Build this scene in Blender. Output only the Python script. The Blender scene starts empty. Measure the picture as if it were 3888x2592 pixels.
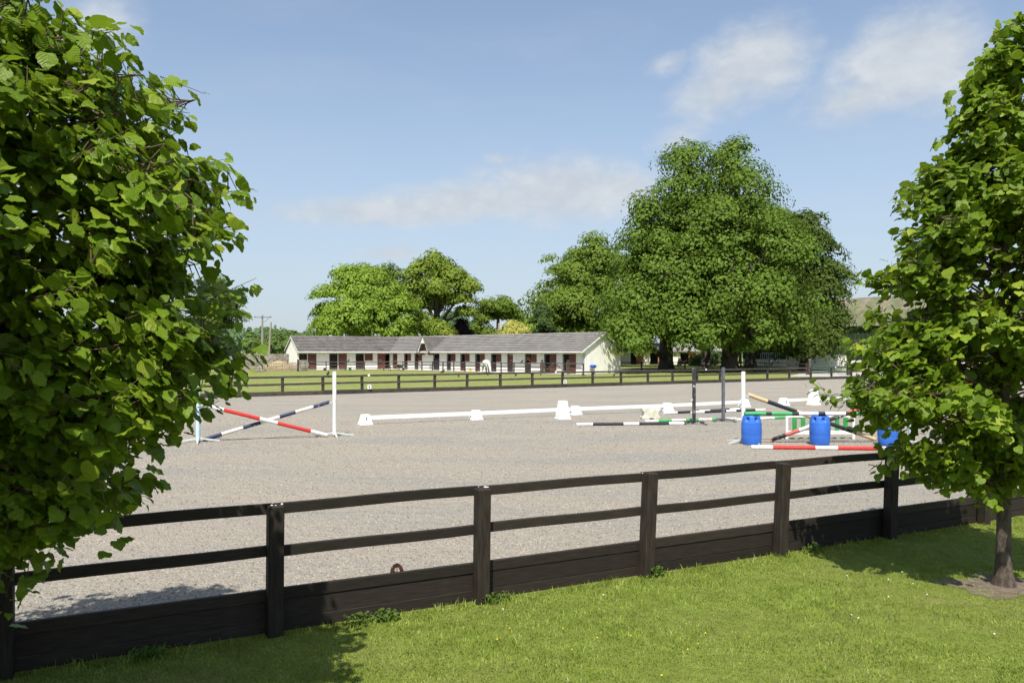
import bpy, bmesh, math, random
import numpy as np
from mathutils import Vector, Matrix, Euler

SC = bpy.context.scene
COL = SC.collection
R = math.radians
rnd = random.Random(7)

# ------------------------------------------------------------------ camera
CAM_H = 2.3
cam_data = bpy.data.cameras.new("camera")
cam_data.sensor_width = 22.2
cam_data.lens = 17.0
cam_data.shift_y = 41.0 / 3888.0
cam_data.clip_start = 0.05
cam_data.clip_end = 9000.0
cam = bpy.data.objects.new("camera", cam_data)
cam.location = (0, 0, CAM_H)
cam.rotation_euler = (R(90), 0, 0)
COL.objects.link(cam)
SC.camera = cam

# ------------------------------------------------------------------ light
SUN_EL = 57.0
SUN_H = Vector((0.127, 0.992, 0)).normalized()          # the way the light travels
sun_dir = (SUN_H * math.cos(R(SUN_EL)) + Vector((0, 0, -math.sin(R(SUN_EL)))))
sun_data = bpy.data.lights.new("sun", 'SUN')
sun_data.energy = 4.7
sun_data.angle = R(0.5)
sun_data.color = (1.0, 0.95, 0.87)
sun = bpy.data.objects.new("sun", sun_data)
sun.rotation_euler = sun_dir.to_track_quat('-Z', 'Y').to_euler()
sun.location = (-10, -60, 90)
COL.objects.link(sun)

SC.view_settings.view_transform = 'Standard'
SC.view_settings.look = 'None'
SC.view_settings.gamma = 1.0
SC.view_settings.exposure = 0.45
SC.view_settings.use_curve_mapping = False
SC.cycles.use_denoising = True
SC.cycles.use_adaptive_sampling = True
SC.cycles.adaptive_threshold = 0.02
SC.cycles.max_bounces = 4
SC.cycles.diffuse_bounces = 2
SC.cycles.glossy_bounces = 2
SC.cycles.transmission_bounces = 4
SC.cycles.transparent_max_bounces = 4
SC.cycles.caustics_reflective = False
SC.cycles.caustics_refractive = False


class NT:
    """small helper to write node trees as expressions"""
    def __init__(self, tree):
        self.t = tree
        self.n = tree.nodes
        self.l = tree.links

    def node(self, kind, **props):
        nd = self.n.new(kind)
        for k, v in props.items():
            setattr(nd, k, v)
        return nd

    def put(self, sock, val):
        if hasattr(val, "is_output"):
            self.l.new(val, sock)
        elif val is not None:
            sock.default_value = val

    def m(self, op, a, b=None, c=None, clamp=False):
        nd = self.node('ShaderNodeMath', operation=op)
        nd.use_clamp = clamp
        self.put(nd.inputs[0], a)
        if b is not None:
            self.put(nd.inputs[1], b)
        if c is not None:
            self.put(nd.inputs[2], c)
        return nd.outputs[0]

    def mix(self, fac, a, b, blend='MIX'):
        nd = self.node('ShaderNodeMix', data_type='RGBA', blend_type=blend)
        self.put(nd.inputs[0], fac)
        self.put(nd.inputs[6], a if hasattr(a, "is_output") else (*a[:3], 1))
        self.put(nd.inputs[7], b if hasattr(b, "is_output") else (*b[:3], 1))
        return nd.outputs[2]

    def noise(self, vec, scale, detail=4, rough=0.55, dist=0.0):
        nd = self.node('ShaderNodeTexNoise')
        self.put(nd.inputs['Vector'], vec)
        nd.inputs['Scale'].default_value = scale
        nd.inputs['Detail'].default_value = detail
        nd.inputs['Roughness'].default_value = rough
        nd.inputs['Distortion'].default_value = dist
        return nd.outputs[0]

    def ramp(self, fac, stops):
        nd = self.node('ShaderNodeValToRGB')
        cr = nd.color_ramp
        while len(cr.elements) < len(stops):
            cr.elements.new(0.5)
        for e, (p, c) in zip(cr.elements, stops):
            e.position = p
            e.color = (*c[:3], 1) if not isinstance(c, (int, float)) else (c, c, c, 1)
        self.put(nd.inputs[0], fac)
        return nd.outputs[0]

    def smooth(self, x, lo, hi):
        nd = self.node('ShaderNodeMapRange', interpolation_type='SMOOTHSTEP')
        self.put(nd.inputs[0], x)
        nd.inputs[1].default_value = lo
        nd.inputs[2].default_value = hi
        return nd.outputs[0]

    def mapping(self, vec, scale=(1, 1, 1), rot=(0, 0, 0), loc=(0, 0, 0)):
        nd = self.node('ShaderNodeMapping')
        self.put(nd.inputs[0], vec)
        nd.inputs['Location'].default_value = loc
        nd.inputs['Rotation'].default_value = rot
        nd.inputs['Scale'].default_value = scale
        return nd.outputs[0]


# ------------------------------------------------------------------ sky
world = bpy.data.worlds.new("World")
SC.world = world
world.use_nodes = True
w = NT(world.node_tree)
w.n.clear()
sky = w.node('ShaderNodeTexSky', sky_type='NISHITA')
sky.sun_disc = False
sky.sun_elevation = R(SUN_EL)
sky.sun_rotation = R(187.3)
sky.altitude = 50.0
sky.air_density = 1.0
sky.dust_density = 1.1
sky.ozone_density = 1.2
SKY_STRENGTH = 0.122
tc = w.node('ShaderNodeTexCoord')
sep = w.node('ShaderNodeSeparateXYZ')
w.put(sep.inputs[0], tc.outputs['Generated'])
az = w.m('ARCTAN2', sep.outputs[0], sep.outputs[1])
el = w.m('ARCSINE', sep.outputs[2])
comb = w.node('ShaderNodeCombineXYZ')
w.put(comb.inputs[0], az)
w.put(comb.inputs[1], w.m('MULTIPLY', el, 1.6))
big = w.noise(comb.outputs[0], 11.0, 4, 0.6, 0.2)
fine = w.noise(comb.outputs[0], 34.0, 3, 0.6, 0.3)
wob = w.m('ADD', w.m('MULTIPLY', w.m('SUBTRACT', big, 0.5), 1.9), w.m('MULTIPLY', w.m('SUBTRACT', fine, 0.5), 0.9))
# each cloud: azimuth, elevation, half width, half height (radians), tilt, weight
CLOUDS = [
    (0.300, 0.338, 0.048, 0.030, 0.15, 1.0), (0.262, 0.315, 0.050, 0.026, 0.35, 0.80), (0.212, 0.262, 0.055, 0.024, 0.45, 0.40),
    (0.468, 0.318, 0.056, 0.036, 0.05, 1.0), (0.420, 0.288, 0.055, 0.026, 0.15, 0.75), (0.195, 0.345, 0.040, 0.020, 0.10, 0.38),
    (-0.045, 0.190, 0.080, 0.018, 0.05, 0.95), (-0.135, 0.177, 0.120, 0.014, 0.05, 0.95), (0.062, 0.202, 0.075, 0.028, 0.0, 1.0), (0.130, 0.204, 0.060, 0.018, 0.0, 0.9),
    (-0.014, 0.240, 0.030, 0.012, 0.0, 0.45), (-0.150, 0.124, 0.045, 0.011, 0.0, 0.60), (-0.345, 0.152, 0.045, 0.012, 0.0, 0.45),
    (-0.480, 0.350, 0.050, 0.050, 0.2, 0.45),
    (-1.1, 0.28, 0.16, 0.05, 0.2, 0.8), (-2.3, 0.28, 0.16, 0.05, 0.2, 0.7), (1.0, 0.26, 0.16, 0.05, 0.1, 0.8), (2.2, 0.26, 0.16, 0.04, 0.1, 0.8),
]
mask = None
pc = w.node('ShaderNodeCombineXYZ')
w.put(pc.inputs[0], az)
w.put(pc.inputs[1], el)
for (ca, ce, wa, we, tilt, wt) in CLOUDS:
    mp = w.node('ShaderNodeMapping', vector_type='TEXTURE')
    w.put(mp.inputs[0], pc.outputs[0])
    mp.inputs['Location'].default_value = (ca, ce, 0)
    mp.inputs['Rotation'].default_value = (0, 0, tilt)
    mp.inputs['Scale'].default_value = (wa * 1.45, we * 1.45, 1)
    ln = w.node('ShaderNodeVectorMath', operation='LENGTH')
    w.put(ln.inputs[0], mp.outputs[0])
    d = w.m('SUBTRACT', wt * 1.15, ln.outputs['Value'])
    mask = d if mask is None else w.m('MAXIMUM', mask, d)
mask = w.m('MULTIPLY', w.smooth(w.m('ADD', mask, w.m('MULTIPLY', wob, 0.55)), -0.30, 0.80), 0.92)
veil = w.m('MULTIPLY', w.smooth(w.noise(w.mapping(comb.outputs[0], (1.0, 3.0, 1)), 2.6, 5, 0.6, 0.5), 0.42, 0.85), 0.22)
hz = w.m('ADD', w.m('MULTIPLY', w.smooth(el, 0.44, -0.02), 0.58), 0.20)
mask = w.m('MAXIMUM', mask, veil)
bgsky = w.node('ShaderNodeVectorMath', operation='SCALE')
w.put(bgsky.inputs[0], sky.outputs[0])
bgsky.inputs['Scale'].default_value = SKY_STRENGTH
skyc = w.mix(hz, bgsky.outputs[0], (0.385, 0.455, 0.540))
cloudc = w.mix(w.smooth(wob, -0.5, 0.9), (0.42, 0.46, 0.51), (0.55, 0.575, 0.60))
out = w.mix(mask, skyc, cloudc)
bg = w.node('ShaderNodeBackground')
w.put(bg.inputs[0], out)
bg.inputs[1].default_value = 1.0
world.cycles.sampling_method = 'MANUAL'
world.cycles.sample_map_resolution = 512
wo = w.node('ShaderNodeOutputWorld')
w.l.new(bg.outputs[0], wo.inputs[0])


# ------------------------------------------------------------------ helpers
def at(u, v, Y):
    """a point of the surveyed place: picture column/row (full size) at depth Y"""
    return Vector(((u - 1944.0) / 2977.0 * Y, Y, CAM_H - (v - 1337.0) / 2977.0 * Y))


def gr(u, v, z=0.0):
    Y = 2977.0 * (CAM_H - z) / (v - 1337.0)
    return at(u, v, Y)


def tag(o, label=None, cat=None, group=None, kind=None):
    if label:
        o["label"] = label
    if cat:
        o["category"] = cat
    if group:
        o["group"] = group
    if kind:
        o["kind"] = kind
    return o


def empty(name, loc=(0, 0, 0), rz=0.0, label=None, cat=None, group=None):
    o = bpy.data.objects.new(name, None)
    o.location = loc
    o.rotation_euler = (0, 0, rz)
    o.empty_display_size = 0.1
    COL.objects.link(o)
    return tag(o, label, cat, group)


def link(name, mesh, parent=None, loc=(0, 0, 0), rot=(0, 0, 0), scale=(1, 1, 1)):
    o = bpy.data.objects.new(name, mesh)
    o.location = loc
    o.rotation_euler = rot
    o.scale = scale
    if parent is not None:
        o.parent = parent
    COL.objects.link(o)
    return o


def copy_tree(o, parent=None):
    c = o.copy()
    COL.objects.link(c)
    c.parent = parent
    for ch in list(o.children):
        copy_tree(ch, c)
    return c


def fast_mesh(name, verts, faces, mat=None, uv=None, smooth=False):
    """verts (n,3), faces (m,k) arrays"""
    me = bpy.data.meshes.new(name)
    verts = np.ascontiguousarray(verts, dtype=np.float32)
    faces = np.ascontiguousarray(faces, dtype=np.int32)
    m_, k_ = faces.shape
    me.vertices.add(len(verts))
    me.vertices.foreach_set("co", verts.ravel())
    me.loops.add(m_ * k_)
    me.loops.foreach_set("vertex_index", faces.ravel())
    me.polygons.add(m_)
    me.polygons.foreach_set("loop_start", np.arange(0, m_ * k_, k_, dtype=np.int32))
    me.polygons.foreach_set("loop_total", np.full(m_, k_, dtype=np.int32))
    if smooth:
        me.polygons.foreach_set("use_smooth", np.ones(m_, dtype=bool))
    if uv is not None:
        lay = me.uv_layers.new(name="UVMap")
        lay.data.foreach_set("uv", np.ascontiguousarray(uv[faces.ravel()], dtype=np.float32).ravel())
    me.update(calc_edges=True)
    if mat:
        me.materials.append(mat)
    return me


class MB:
    """collects simple solids into one mesh"""
    def __init__(self, M=None):
        self.v, self.f, self.mi = [], [], []
        self.M = M

    def add(self, verts, faces, mi=0):
        b = len(self.v)
        for p in verts:
            p = Vector(p)
            self.v.append(self.M @ p if self.M else p)
        for f in faces:
            self.f.append([b + i for i in f])
            self.mi.append(mi)

    def box(self, lo, hi, mi=0, rot=None, piv=None):
        x0, y0, z0 = lo
        x1, y1, z1 = hi
        vs = [Vector(p) for p in ((x0, y0, z0), (x1, y0, z0), (x1, y1, z0), (x0, y1, z0), (x0, y0, z1), (x1, y0, z1), (x1, y1, z1), (x0, y1, z1))]
        if rot is not None:
            piv = Vector(piv) if piv is not None else Vector(((x0 + x1) / 2, (y0 + y1) / 2, (z0 + z1) / 2))
            vs = [piv + rot @ (p - piv) for p in vs]
        self.add(vs, [(0, 3, 2, 1), (4, 5, 6, 7), (0, 1, 5, 4), (1, 2, 6, 5), (2, 3, 7, 6), (3, 0, 4, 7)], mi)

    def bar(self, p0, p1, wdt, hgt, mi=0, up=(0, 0, 1)):
        p0, p1, up = Vector(p0), Vector(p1), Vector(up)
        d = (p1 - p0).normalized()
        s = d.cross(up)
        s = s.normalized() if s.length > 1e-6 else Vector((1, 0, 0))
        u = s.cross(d).normalized()
        vs = []
        for p in (p0, p1):
            for a, b in ((-1, -1), (1, -1), (1, 1), (-1, 1)):
                vs.append(p + s * (a * wdt / 2) + u * (b * hgt / 2))
        self.add(vs, [(0, 1, 2, 3), (7, 6, 5, 4), (0, 4, 5, 1), (1, 5, 6, 2), (2, 6, 7, 3), (3, 7, 4, 0)], mi)

    def tube(self, pts, rad, n=8, mi=0, cap=True):
        pts = [Vector(p) for p in pts]
        rad = rad if isinstance(rad, (list, tuple)) else [rad] * len(pts)
        prev = None
        rings = []
        for i, p in enumerate(pts):
            d = (pts[min(i + 1, len(pts) - 1)] - pts[max(i - 1, 0)]).normalized()
            if prev is None:
                a = Vector((0, 0, 1)) if abs(d.z) < 0.9 else Vector((1, 0, 0))
                s = d.cross(a).normalized()
            else:
                s = (prev - d * prev.dot(d)).normalized()
            prev = s
            t = d.cross(s)
            rings.append([p + (s * math.cos(2 * math.pi * k / n) + t * math.sin(2 * math.pi * k / n)) * rad[i] for k in range(n)])
        vs = [q for r_ in rings for q in r_]
        fs = []
        for i in range(len(pts) - 1):
            for k in range(n):
                a, b = i * n + k, i * n + (k + 1) % n
                fs.append((a, b, b + n, a + n))
        if cap:
            fs.append(tuple(range(n - 1, -1, -1)))
            fs.append(tuple((len(pts) - 1) * n + k for k in range(n)))
        self.add(vs, fs, mi)

    def lathe(self, prof, n=24, mi=0, mod=None, cen=(0, 0, 0)):
        cen = Vector(cen)
        vs, fs = [], []
        for (r_, z) in prof:
            for k in range(n):
                a = 2 * math.pi * k / n
                q = r_ * (mod(a, z) if mod else 1.0)
                vs.append(cen + Vector((q * math.cos(a), q * math.sin(a), z)))
        for i in range(len(prof) - 1):
            for k in range(n):
                a, b = i * n + k, i * n + (k + 1) % n
                fs.append((a, b, b + n, a + n))
        fs.append(tuple(range(n - 1, -1, -1)))
        fs.append(tuple((len(prof) - 1) * n + k for k in range(n)))
        self.add(vs, fs, mi)

    def prism(self, outline, axis0, axis1, ext, mi=0, org=(0, 0, 0)):
        """outline of (a,b) in axes axis0/axis1, pushed along ext"""
        o, a0, a1, e = Vector(org), Vector(axis0), Vector(axis1), Vector(ext)
        n = len(outline)
        vs = [o + a0 * p[0] + a1 * p[1] for p in outline]
        vs += [q + e for q in vs]
        fs = [tuple(range(n - 1, -1, -1)), tuple(range(n, 2 * n))]
        for k in range(n):
            fs.append((k, (k + 1) % n, n + (k + 1) % n, n + k))
        self.add(vs, fs, mi)

    def frustum(self, b, t, z0, z1, mi=0, cen=(0, 0)):
        vs = []
        for (sx, sy), z in ((b, z0), (t, z1)):
            for a, c in ((-1, -1), (1, -1), (1, 1), (-1, 1)):
                vs.append((cen[0] + a * sx / 2, cen[1] + c * sy / 2, z))
        self.add(vs, [(0, 3, 2, 1), (4, 5, 6, 7), (0, 1, 5, 4), (1, 2, 6, 5), (2, 3, 7, 6), (3, 0, 4, 7)], mi)

    def mesh(self, name, mats, smooth=False, angle=35):
        me = bpy.data.meshes.new(name)
        me.from_pydata([tuple(p) for p in self.v], [], self.f)
        for m_ in (mats if isinstance(mats, (list, tuple)) else [mats]):
            me.materials.append(m_)
        me.polygons.foreach_set("material_index", self.mi)
        bm = bmesh.new()
        bm.from_mesh(me)
        bmesh.ops.recalc_face_normals(bm, faces=bm.faces)
        bm.to_mesh(me)
        bm.free()
        if smooth:
            me.polygons.foreach_set("use_smooth", [True] * len(me.polygons))
            me.set_sharp_from_angle(angle=R(angle))
        me.update()
        return me

    def build(self, name, mats, parent=None, loc=(0, 0, 0), rot=(0, 0, 0), smooth=False, bevel=0.0, angle=35):
        o = link(name, self.mesh(name, mats, smooth, angle), parent, loc, rot)
        if bevel:
            b = o.modifiers.new("bevel", 'BEVEL')
            b.width = bevel
            b.segments = 2
            b.limit_method = 'ANGLE'
        return o


# ------------------------------------------------------------------ materials
MATS = {}


def pmat(name, c1, c2=None, scale=8.0, rough=0.7, bump=0.0, bscale=None, stretch=(1, 1, 1), detail=5, spec=0.3, contrast=(0.35, 0.68), wear=None, wscale=5.0, wrange=(0.6, 0.68), pos=False, bdist=0.02, rvar=0.0):
    """procedural painted/natural surface: two tones by noise, optional wear patches, bump"""
    if name in MATS:
        return MATS[name]
    ma = bpy.data.materials.new(name)
    ma.use_nodes = True
    t = NT(ma.node_tree)
    bs = t.n['Principled BSDF']
    if pos:
        vec = t.node('ShaderNodeNewGeometry').outputs['Position']
    else:
        vec = t.node('ShaderNodeTexCoord').outputs['Object']
    vec = t.mapping(vec, stretch)
    col = t.mix(t.smooth(t.noise(vec, scale, detail), *contrast), c1, c2 or c1)
    if rvar:
        oi = t.node('ShaderNodeObjectInfo')
        hv = t.node('ShaderNodeHueSaturation')
        t.put(hv.inputs['Value'], t.m('ADD', 1.0 - rvar, t.m('MULTIPLY', oi.outputs['Random'], 2 * rvar)))
        t.put(hv.inputs['Color'], col)
        col = hv.outputs[0]
    if wear:
        col = t.mix(t.smooth(t.noise(vec, wscale, 6, 0.65), *wrange), col, wear)
    t.put(bs.inputs['Base Color'], col)
    bs.inputs['Roughness'].default_value = rough
    bs.inputs['Specular IOR Level'].default_value = spec
    if bump:
        b = t.node('ShaderNodeBump')
        b.inputs['Strength'].default_value = bump
        b.inputs['Distance'].default_value = bdist
        t.put(b.inputs['Height'], t.noise(vec, bscale or scale * 3, 6, 0.6))
        t.put(bs.inputs['Normal'], b.outputs[0])
    MATS[name] = ma
    return ma


def leaf_mat(name, c1, c2, trans=0.42, tcol=None, rough=0.60, spec=0.12, veins=False, young=None, pscale=0.9, pmix=0.35):
    if name in MATS:
        return MATS[name]
    ma = bpy.data.materials.new(name)
    ma.use_nodes = True
    t = NT(ma.node_tree)
    bs = t.n['Principled BSDF']
    outn = t.n['Material Output']
    ge = t.node('ShaderNodeNewGeometry')
    oi = t.node('ShaderNodeObjectInfo')
    rn = t.m('FRACT', t.m('ADD', ge.outputs['Random Per Island'], t.m('MULTIPLY', oi.outputs['Random'], 1.0)))
    col = t.mix(rn, c1, c2)
    if young:
        col = t.mix(t.m('MULTIPLY', t.smooth(rn, 0.80, 1.0), 0.8), col, young)
    pos = t.smooth(t.noise(ge.outputs['Position'], pscale, 1), 0.30, 0.70)
    col = t.mix(t.m('MULTIPLY', pos, pmix), col, tuple(0.6 * x for x in c1))
    if veins:
        uvn = t.node('ShaderNodeTexCoord').outputs['UV']
        sp = t.node('ShaderNodeSeparateXYZ')
        t.put(sp.inputs[0], uvn)
        ax = t.m('ABSOLUTE', t.m('SUBTRACT', sp.outputs[1], 0.5))
        ph = t.m('MULTIPLY', t.m('SUBTRACT', sp.outputs[0], t.m('MULTIPLY', ax, 0.9)), 44.0)
        wv = t.m('MULTIPLY', t.m('ADD', t.m('SINE', ph), 1.0), 0.5)
        vn = t.m('MAXIMUM', t.m('POWER', wv, 6.0), t.smooth(ax, 0.025, 0.0))
        col = t.mix(t.m('MULTIPLY', vn, 0.22), col, tuple(min(1, 1.7 * x + 0.02) for x in c2))
        b = t.node('ShaderNodeBump')
        b.inputs['Strength'].default_value = 0.35
        b.inputs['Distance'].default_value = 0.004
        t.put(b.inputs['Height'], wv)
        t.put(bs.inputs['Normal'], b.outputs[0])
    t.put(bs.inputs['Base Color'], col)
    bs.inputs['Roughness'].default_value = rough
    bs.inputs['Specular IOR Level'].default_value = spec
    tr = t.node('ShaderNodeBsdfTranslucent')
    t.put(tr.inputs[0], t.mix(0.55, col, tcol or tuple(min(1, 1.5 * x) for x in c2)))
    mx = t.node('ShaderNodeMixShader')
    mx.inputs[0].default_value = trans
    t.l.new(bs.outputs[0], mx.inputs[1])
    t.l.new(tr.outputs[0], mx.inputs[2])
    t.l.new(mx.outputs[0], outn.inputs[0])
    MATS[name] = ma
    return ma


M_fence = pmat("black stained timber", (0.019, 0.0145, 0.0105), (0.034, 0.026, 0.019), 9.0, 0.72, 0.35, 20.0, (0.6, 6.0, 12.0), wear=(0.056, 0.046, 0.036), wscale=1.4, wrange=(0.58, 0.90), bdist=0.006, rvar=0.35)
M_fpost = pmat("black stained post", (0.018, 0.0135, 0.010), (0.034, 0.026, 0.019), 5.0, 0.72, 0.5, 14.0, (7.0, 7.0, 0.9), wear=(0.056, 0.050, 0.036), wscale=1.6, wrange=(0.60, 0.82), bdist=0.006, rvar=0.2)
M_ffar = pmat("weathered dark timber", (0.040, 0.033, 0.027), (0.085, 0.072, 0.060), 3.0, 0.8, 0.4, 9.0, (1, 4, 6), rvar=0.2)
M_rail = pmat("brown paddock timber", (0.055, 0.042, 0.034), (0.13, 0.10, 0.08), 2.0, 0.8, 0.4, 7.0, (1, 3, 5), rvar=0.25)
M_white = pmat("white plastic", (0.80, 0.80, 0.77), (0.74, 0.74, 0.70), 4.0, 0.45, 0.0, wear=(0.55, 0.52, 0.45), wscale=6.0, wrange=(0.66, 0.85))
M_offw = pmat("aged white plastic", (0.66, 0.64, 0.54), (0.48, 0.45, 0.34), 5.0, 0.55, 0.1)
M_wpaint = pmat("white paint", (0.78, 0.78, 0.75), (0.70, 0.70, 0.66), 6.0, 0.5, 0.1, wear=(0.46, 0.42, 0.34), wscale=9.0, wrange=(0.56, 0.74))
M_wchip = pmat("chipped white paint", (0.74, 0.72, 0.66), (0.60, 0.57, 0.50), 6.0, 0.6, 0.2, wear=(0.25, 0.20, 0.15), wscale=11.0, wrange=(0.56, 0.62))
M_red = pmat("red paint", (0.62, 0.045, 0.035), (0.50, 0.035, 0.03), 6.0, 0.45, 0.1, wear=(0.55, 0.30, 0.26), wscale=22.0, wrange=(0.68, 0.74))
M_redf = pmat("faded red paint", (0.60, 0.13, 0.11), (0.45, 0.09, 0.08), 6.0, 0.6, 0.2, wear=(0.6, 0.52, 0.45), wscale=12.0, wrange=(0.60, 0.66))
M_blue = pmat("navy paint", (0.018, 0.027, 0.070), (0.028, 0.038, 0.092), 6.0, 0.5, 0.2, wear=(0.5, 0.5, 0.52), wscale=12.0, wrange=(0.63, 0.68))
M_black = pmat("black paint", (0.022, 0.024, 0.030), (0.034, 0.036, 0.043), 6.0, 0.5, 0.2, wear=(0.25, 0.24, 0.23), wscale=20.0, wrange=(0.70, 0.76))
M_bchip = pmat("chipped black paint", (0.030, 0.030, 0.034), (0.05, 0.05, 0.055), 6.0, 0.6, 0.2, wear=(0.66, 0.64, 0.60), wscale=13.0, wrange=(0.58, 0.63))
M_green = pmat("green paint", (0.045, 0.32, 0.095), (0.06, 0.38, 0.12), 5.0, 0.5, 0.2, wear=(0.30, 0.34, 0.22), wscale=10.0, wrange=(0.64, 0.74))
M_gslat = pmat("green slat paint", (0.03, 0.26, 0.055), (0.045, 0.32, 0.075), 5.0, 0.5, 0.2)
M_wood = pmat("bare pine", (0.56, 0.40, 0.22), (0.64, 0.49, 0.30), 4.0, 0.6, 0.2, 9.0, (6, 6, 1), wear=(0.36, 0.25, 0.14), wscale=5.0, wrange=(0.62, 0.8))
M_plank = pmat("plywood", (0.50, 0.36, 0.22), (0.58, 0.44, 0.28), 6.0, 0.7, 0.1)
M_drum = pmat("blue drum plastic", (0.035, 0.135, 0.52), (0.045, 0.165, 0.60), 3.0, 0.42, 0.05, wear=(0.22, 0.32, 0.58), wscale=18.0, wrange=(0.68, 0.8))
M_pblue = pmat("pale blue paint", (0.46, 0.62, 0.72), (0.52, 0.68, 0.77), 6.0, 0.5, 0.1)
M_grey = pmat("grey metal", (0.10, 0.105, 0.115), (0.15, 0.155, 0.165), 8.0, 0.5, 0.1)
M_galv = pmat("galvanised steel", (0.42, 0.43, 0.43), (0.52, 0.53, 0.53), 10.0, 0.45, 0.05)
M_galvp = pmat("painted steel feet", (0.52, 0.56, 0.54), (0.60, 0.63, 0.60), 10.0, 0.5, 0.05)

# ------------------------------------------------------------------ the ground
def sand_material():
    ma = bpy.data.materials.new("arena sand")
    ma.use_nodes = True
    t = NT(ma.node_tree)
    bs = t.n['Principled BSDF']
    p = t.node('ShaderNodeNewGeometry').outputs['Position']
    big = t.noise(t.mapping(p, (0.35, 1.0, 1), (0, 0, R(30))), 0.55, 4, 0.6)
    mid = t.noise(p, 4.2, 4, 0.6)
    fine = t.noise(p, 26.0, 4, 0.65)
    grit = t.noise(p, 75.0, 2, 0.6)
    col = t.mix(t.smooth(big, 0.36, 0.70), (0.358, 0.318, 0.256), (0.282, 0.274, 0.246))
    col = t.mix(t.m('MULTIPLY', t.smooth(mid, 0.45, 0.75), 0.35), col, (0.395, 0.352, 0.285))
    col = t.mix(t.smooth(fine, 0.50, 0.33), col, (0.165, 0.140, 0.108))
    col = t.mix(t.m('MULTIPLY', t.smooth(grit, 0.56, 0.72), 0.7), col, (0.58, 0.54, 0.47))
    col = t.mix(t.m('MULTIPLY', t.smooth(grit, 0.47, 0.33), 0.85), col, (0.15, 0.135, 0.115))
    t.put(bs.inputs['Base Color'], col)
    bs.inputs['Roughness'].default_value = 0.95
    bs.inputs['Specular IOR Level'].default_value = 0.1
    h = t.m('ADD', t.m('MULTIPLY', fine, 1.0), t.m('ADD', t.m('MULTIPLY', mid, 2.6), t.m('MULTIPLY', grit, 0.3)))
    b = t.node('ShaderNodeBump')
    b.inputs['Strength'].default_value = 1.0
    b.inputs['Distance'].default_value = 0.03
    t.put(b.inputs['Height'], h)
    t.put(bs.inputs['Normal'], b.outputs[0])
    return ma


def grass_material(name, a, b_, dry, dots=0.0, scale=1.0):
    ma = bpy.data.materials.new(name)
    ma.use_nodes = True
    t = NT(ma.node_tree)
    bs = t.n['Principled BSDF']
    p = t.node('ShaderNodeNewGeometry').outputs['Position']
    big = t.noise(p, 0.22 * scale, 4, 0.6)
    mid = t.noise(p, 2.4 * scale, 5, 0.65)
    fine = t.noise(t.mapping(p, (1, 0.55, 1)), 16.0 * scale, 4, 0.7)
    col = t.mix(t.smooth(mid, 0.34, 0.66), a, b_)
    col = t.mix(t.m('MULTIPLY', t.smooth(big, 0.45, 0.75), 0.55), col, dry)
    col = t.mix(t.smooth(fine, 0.46, 0.30), col, tuple(0.55 * x for x in a))
    if dots:
        vo = t.node('ShaderNodeTexVoronoi')
        t.put(vo.inputs['Vector'], p)
        vo.inputs['Scale'].default_value = 2.6
        patch = t.smooth(t.noise(p, 0.5, 3), 0.42, 0.6)
        col = t.mix(t.m('MULTIPLY', t.m('MULTIPLY', t.smooth(vo.outputs['Distance'], 0.20, 0.12), patch), dots), col, (0.62, 0.58, 0.20))
    t.put(bs.inputs['Base Color'], col)
    bs.inputs['Roughness'].default_value = 0.9
    bs.inputs['Specular IOR Level'].default_value = 0.15
    bp = t.node('ShaderNodeBump')
    bp.inputs['Strength'].default_value = 0.9
    bp.inputs['Distance'].default_value = 0.05
    t.put(bp.inputs['Height'], t.m('ADD', fine, mid))
    t.put(bs.inputs['Normal'], bp.outputs[0])
    return ma


M_sand = sand_material()
M_pad = grass_material("paddock grass", (0.175, 0.205, 0.050), (0.235, 0.262, 0.078), (0.300, 0.285, 0.130), 0.9)
M_lawn = grass_material("lawn soil and thatch", (0.165, 0.210, 0.034), (0.225, 0.265, 0.052), (0.27, 0.255, 0.090), 0.0, 3.0)
M_concrete = pmat("pale concrete", (0.42, 0.38, 0.32), (0.52, 0.48, 0.42), 1.2, 0.9, 0.2, pos=True)
M_gravel = pmat("gravel path", (0.36, 0.34, 0.31), (0.48, 0.46, 0.43), 3.0, 0.95, 0.3, pos=True)
M_soil = pmat("bare soil", (0.12, 0.092, 0.066), (0.20, 0.16, 0.12), 9.0, 0.95, 0.8, 30.0, pos=True, wear=(0.26, 0.21, 0.16), wscale=14.0, wrange=(0.60, 0.75))


def sheet(name, pts, z, mat, kind="structure"):
    me = bpy.data.meshes.new(name)
    me.from_pydata([(x, y, z) for x, y in pts], [], [list(range(len(pts)))])
    me.materials.append(mat)
    o = link(name, me)
    return tag(o, kind=kind)


# near fence line (posts stand on it) and far fence line
ND = Vector((0.894, 0.448, 0)).normalized()
NC = Vector((-0.28, 7.25, 0))
NN = Vector((-ND.y, ND.x, 0))                         # towards the arena
FD = Vector((0.839, 0.544, 0)).normalized()
F0 = Vector((-13.55, 40.5, 0))
FN = Vector((-FD.y, FD.x, 0))

sheet("ground", [(-4000, -300), (4000, -300), (4000, 5000), (-4000, 5000)], -0.03, M_pad)
a0, a1 = NC - ND * 32 + NN * 0.10, NC + ND * 62 + NN * 0.10
b0, b1 = F0 - FD * 12, F0 + FD * 62
sheet("arena_sand", [(a0.x, a0.y), (a1.x, a1.y), (b1.x, b1.y), (b0.x, b0.y)], 0.0, M_sand)
l0, l1 = NC - ND * 30 + NN * 0.08, NC + ND * 40 + NN * 0.08
sheet("lawn", [(-26, -12), (44, -12), (l1.x, l1.y), (l0.x, l0.y)], -0.012, M_lawn)


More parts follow.
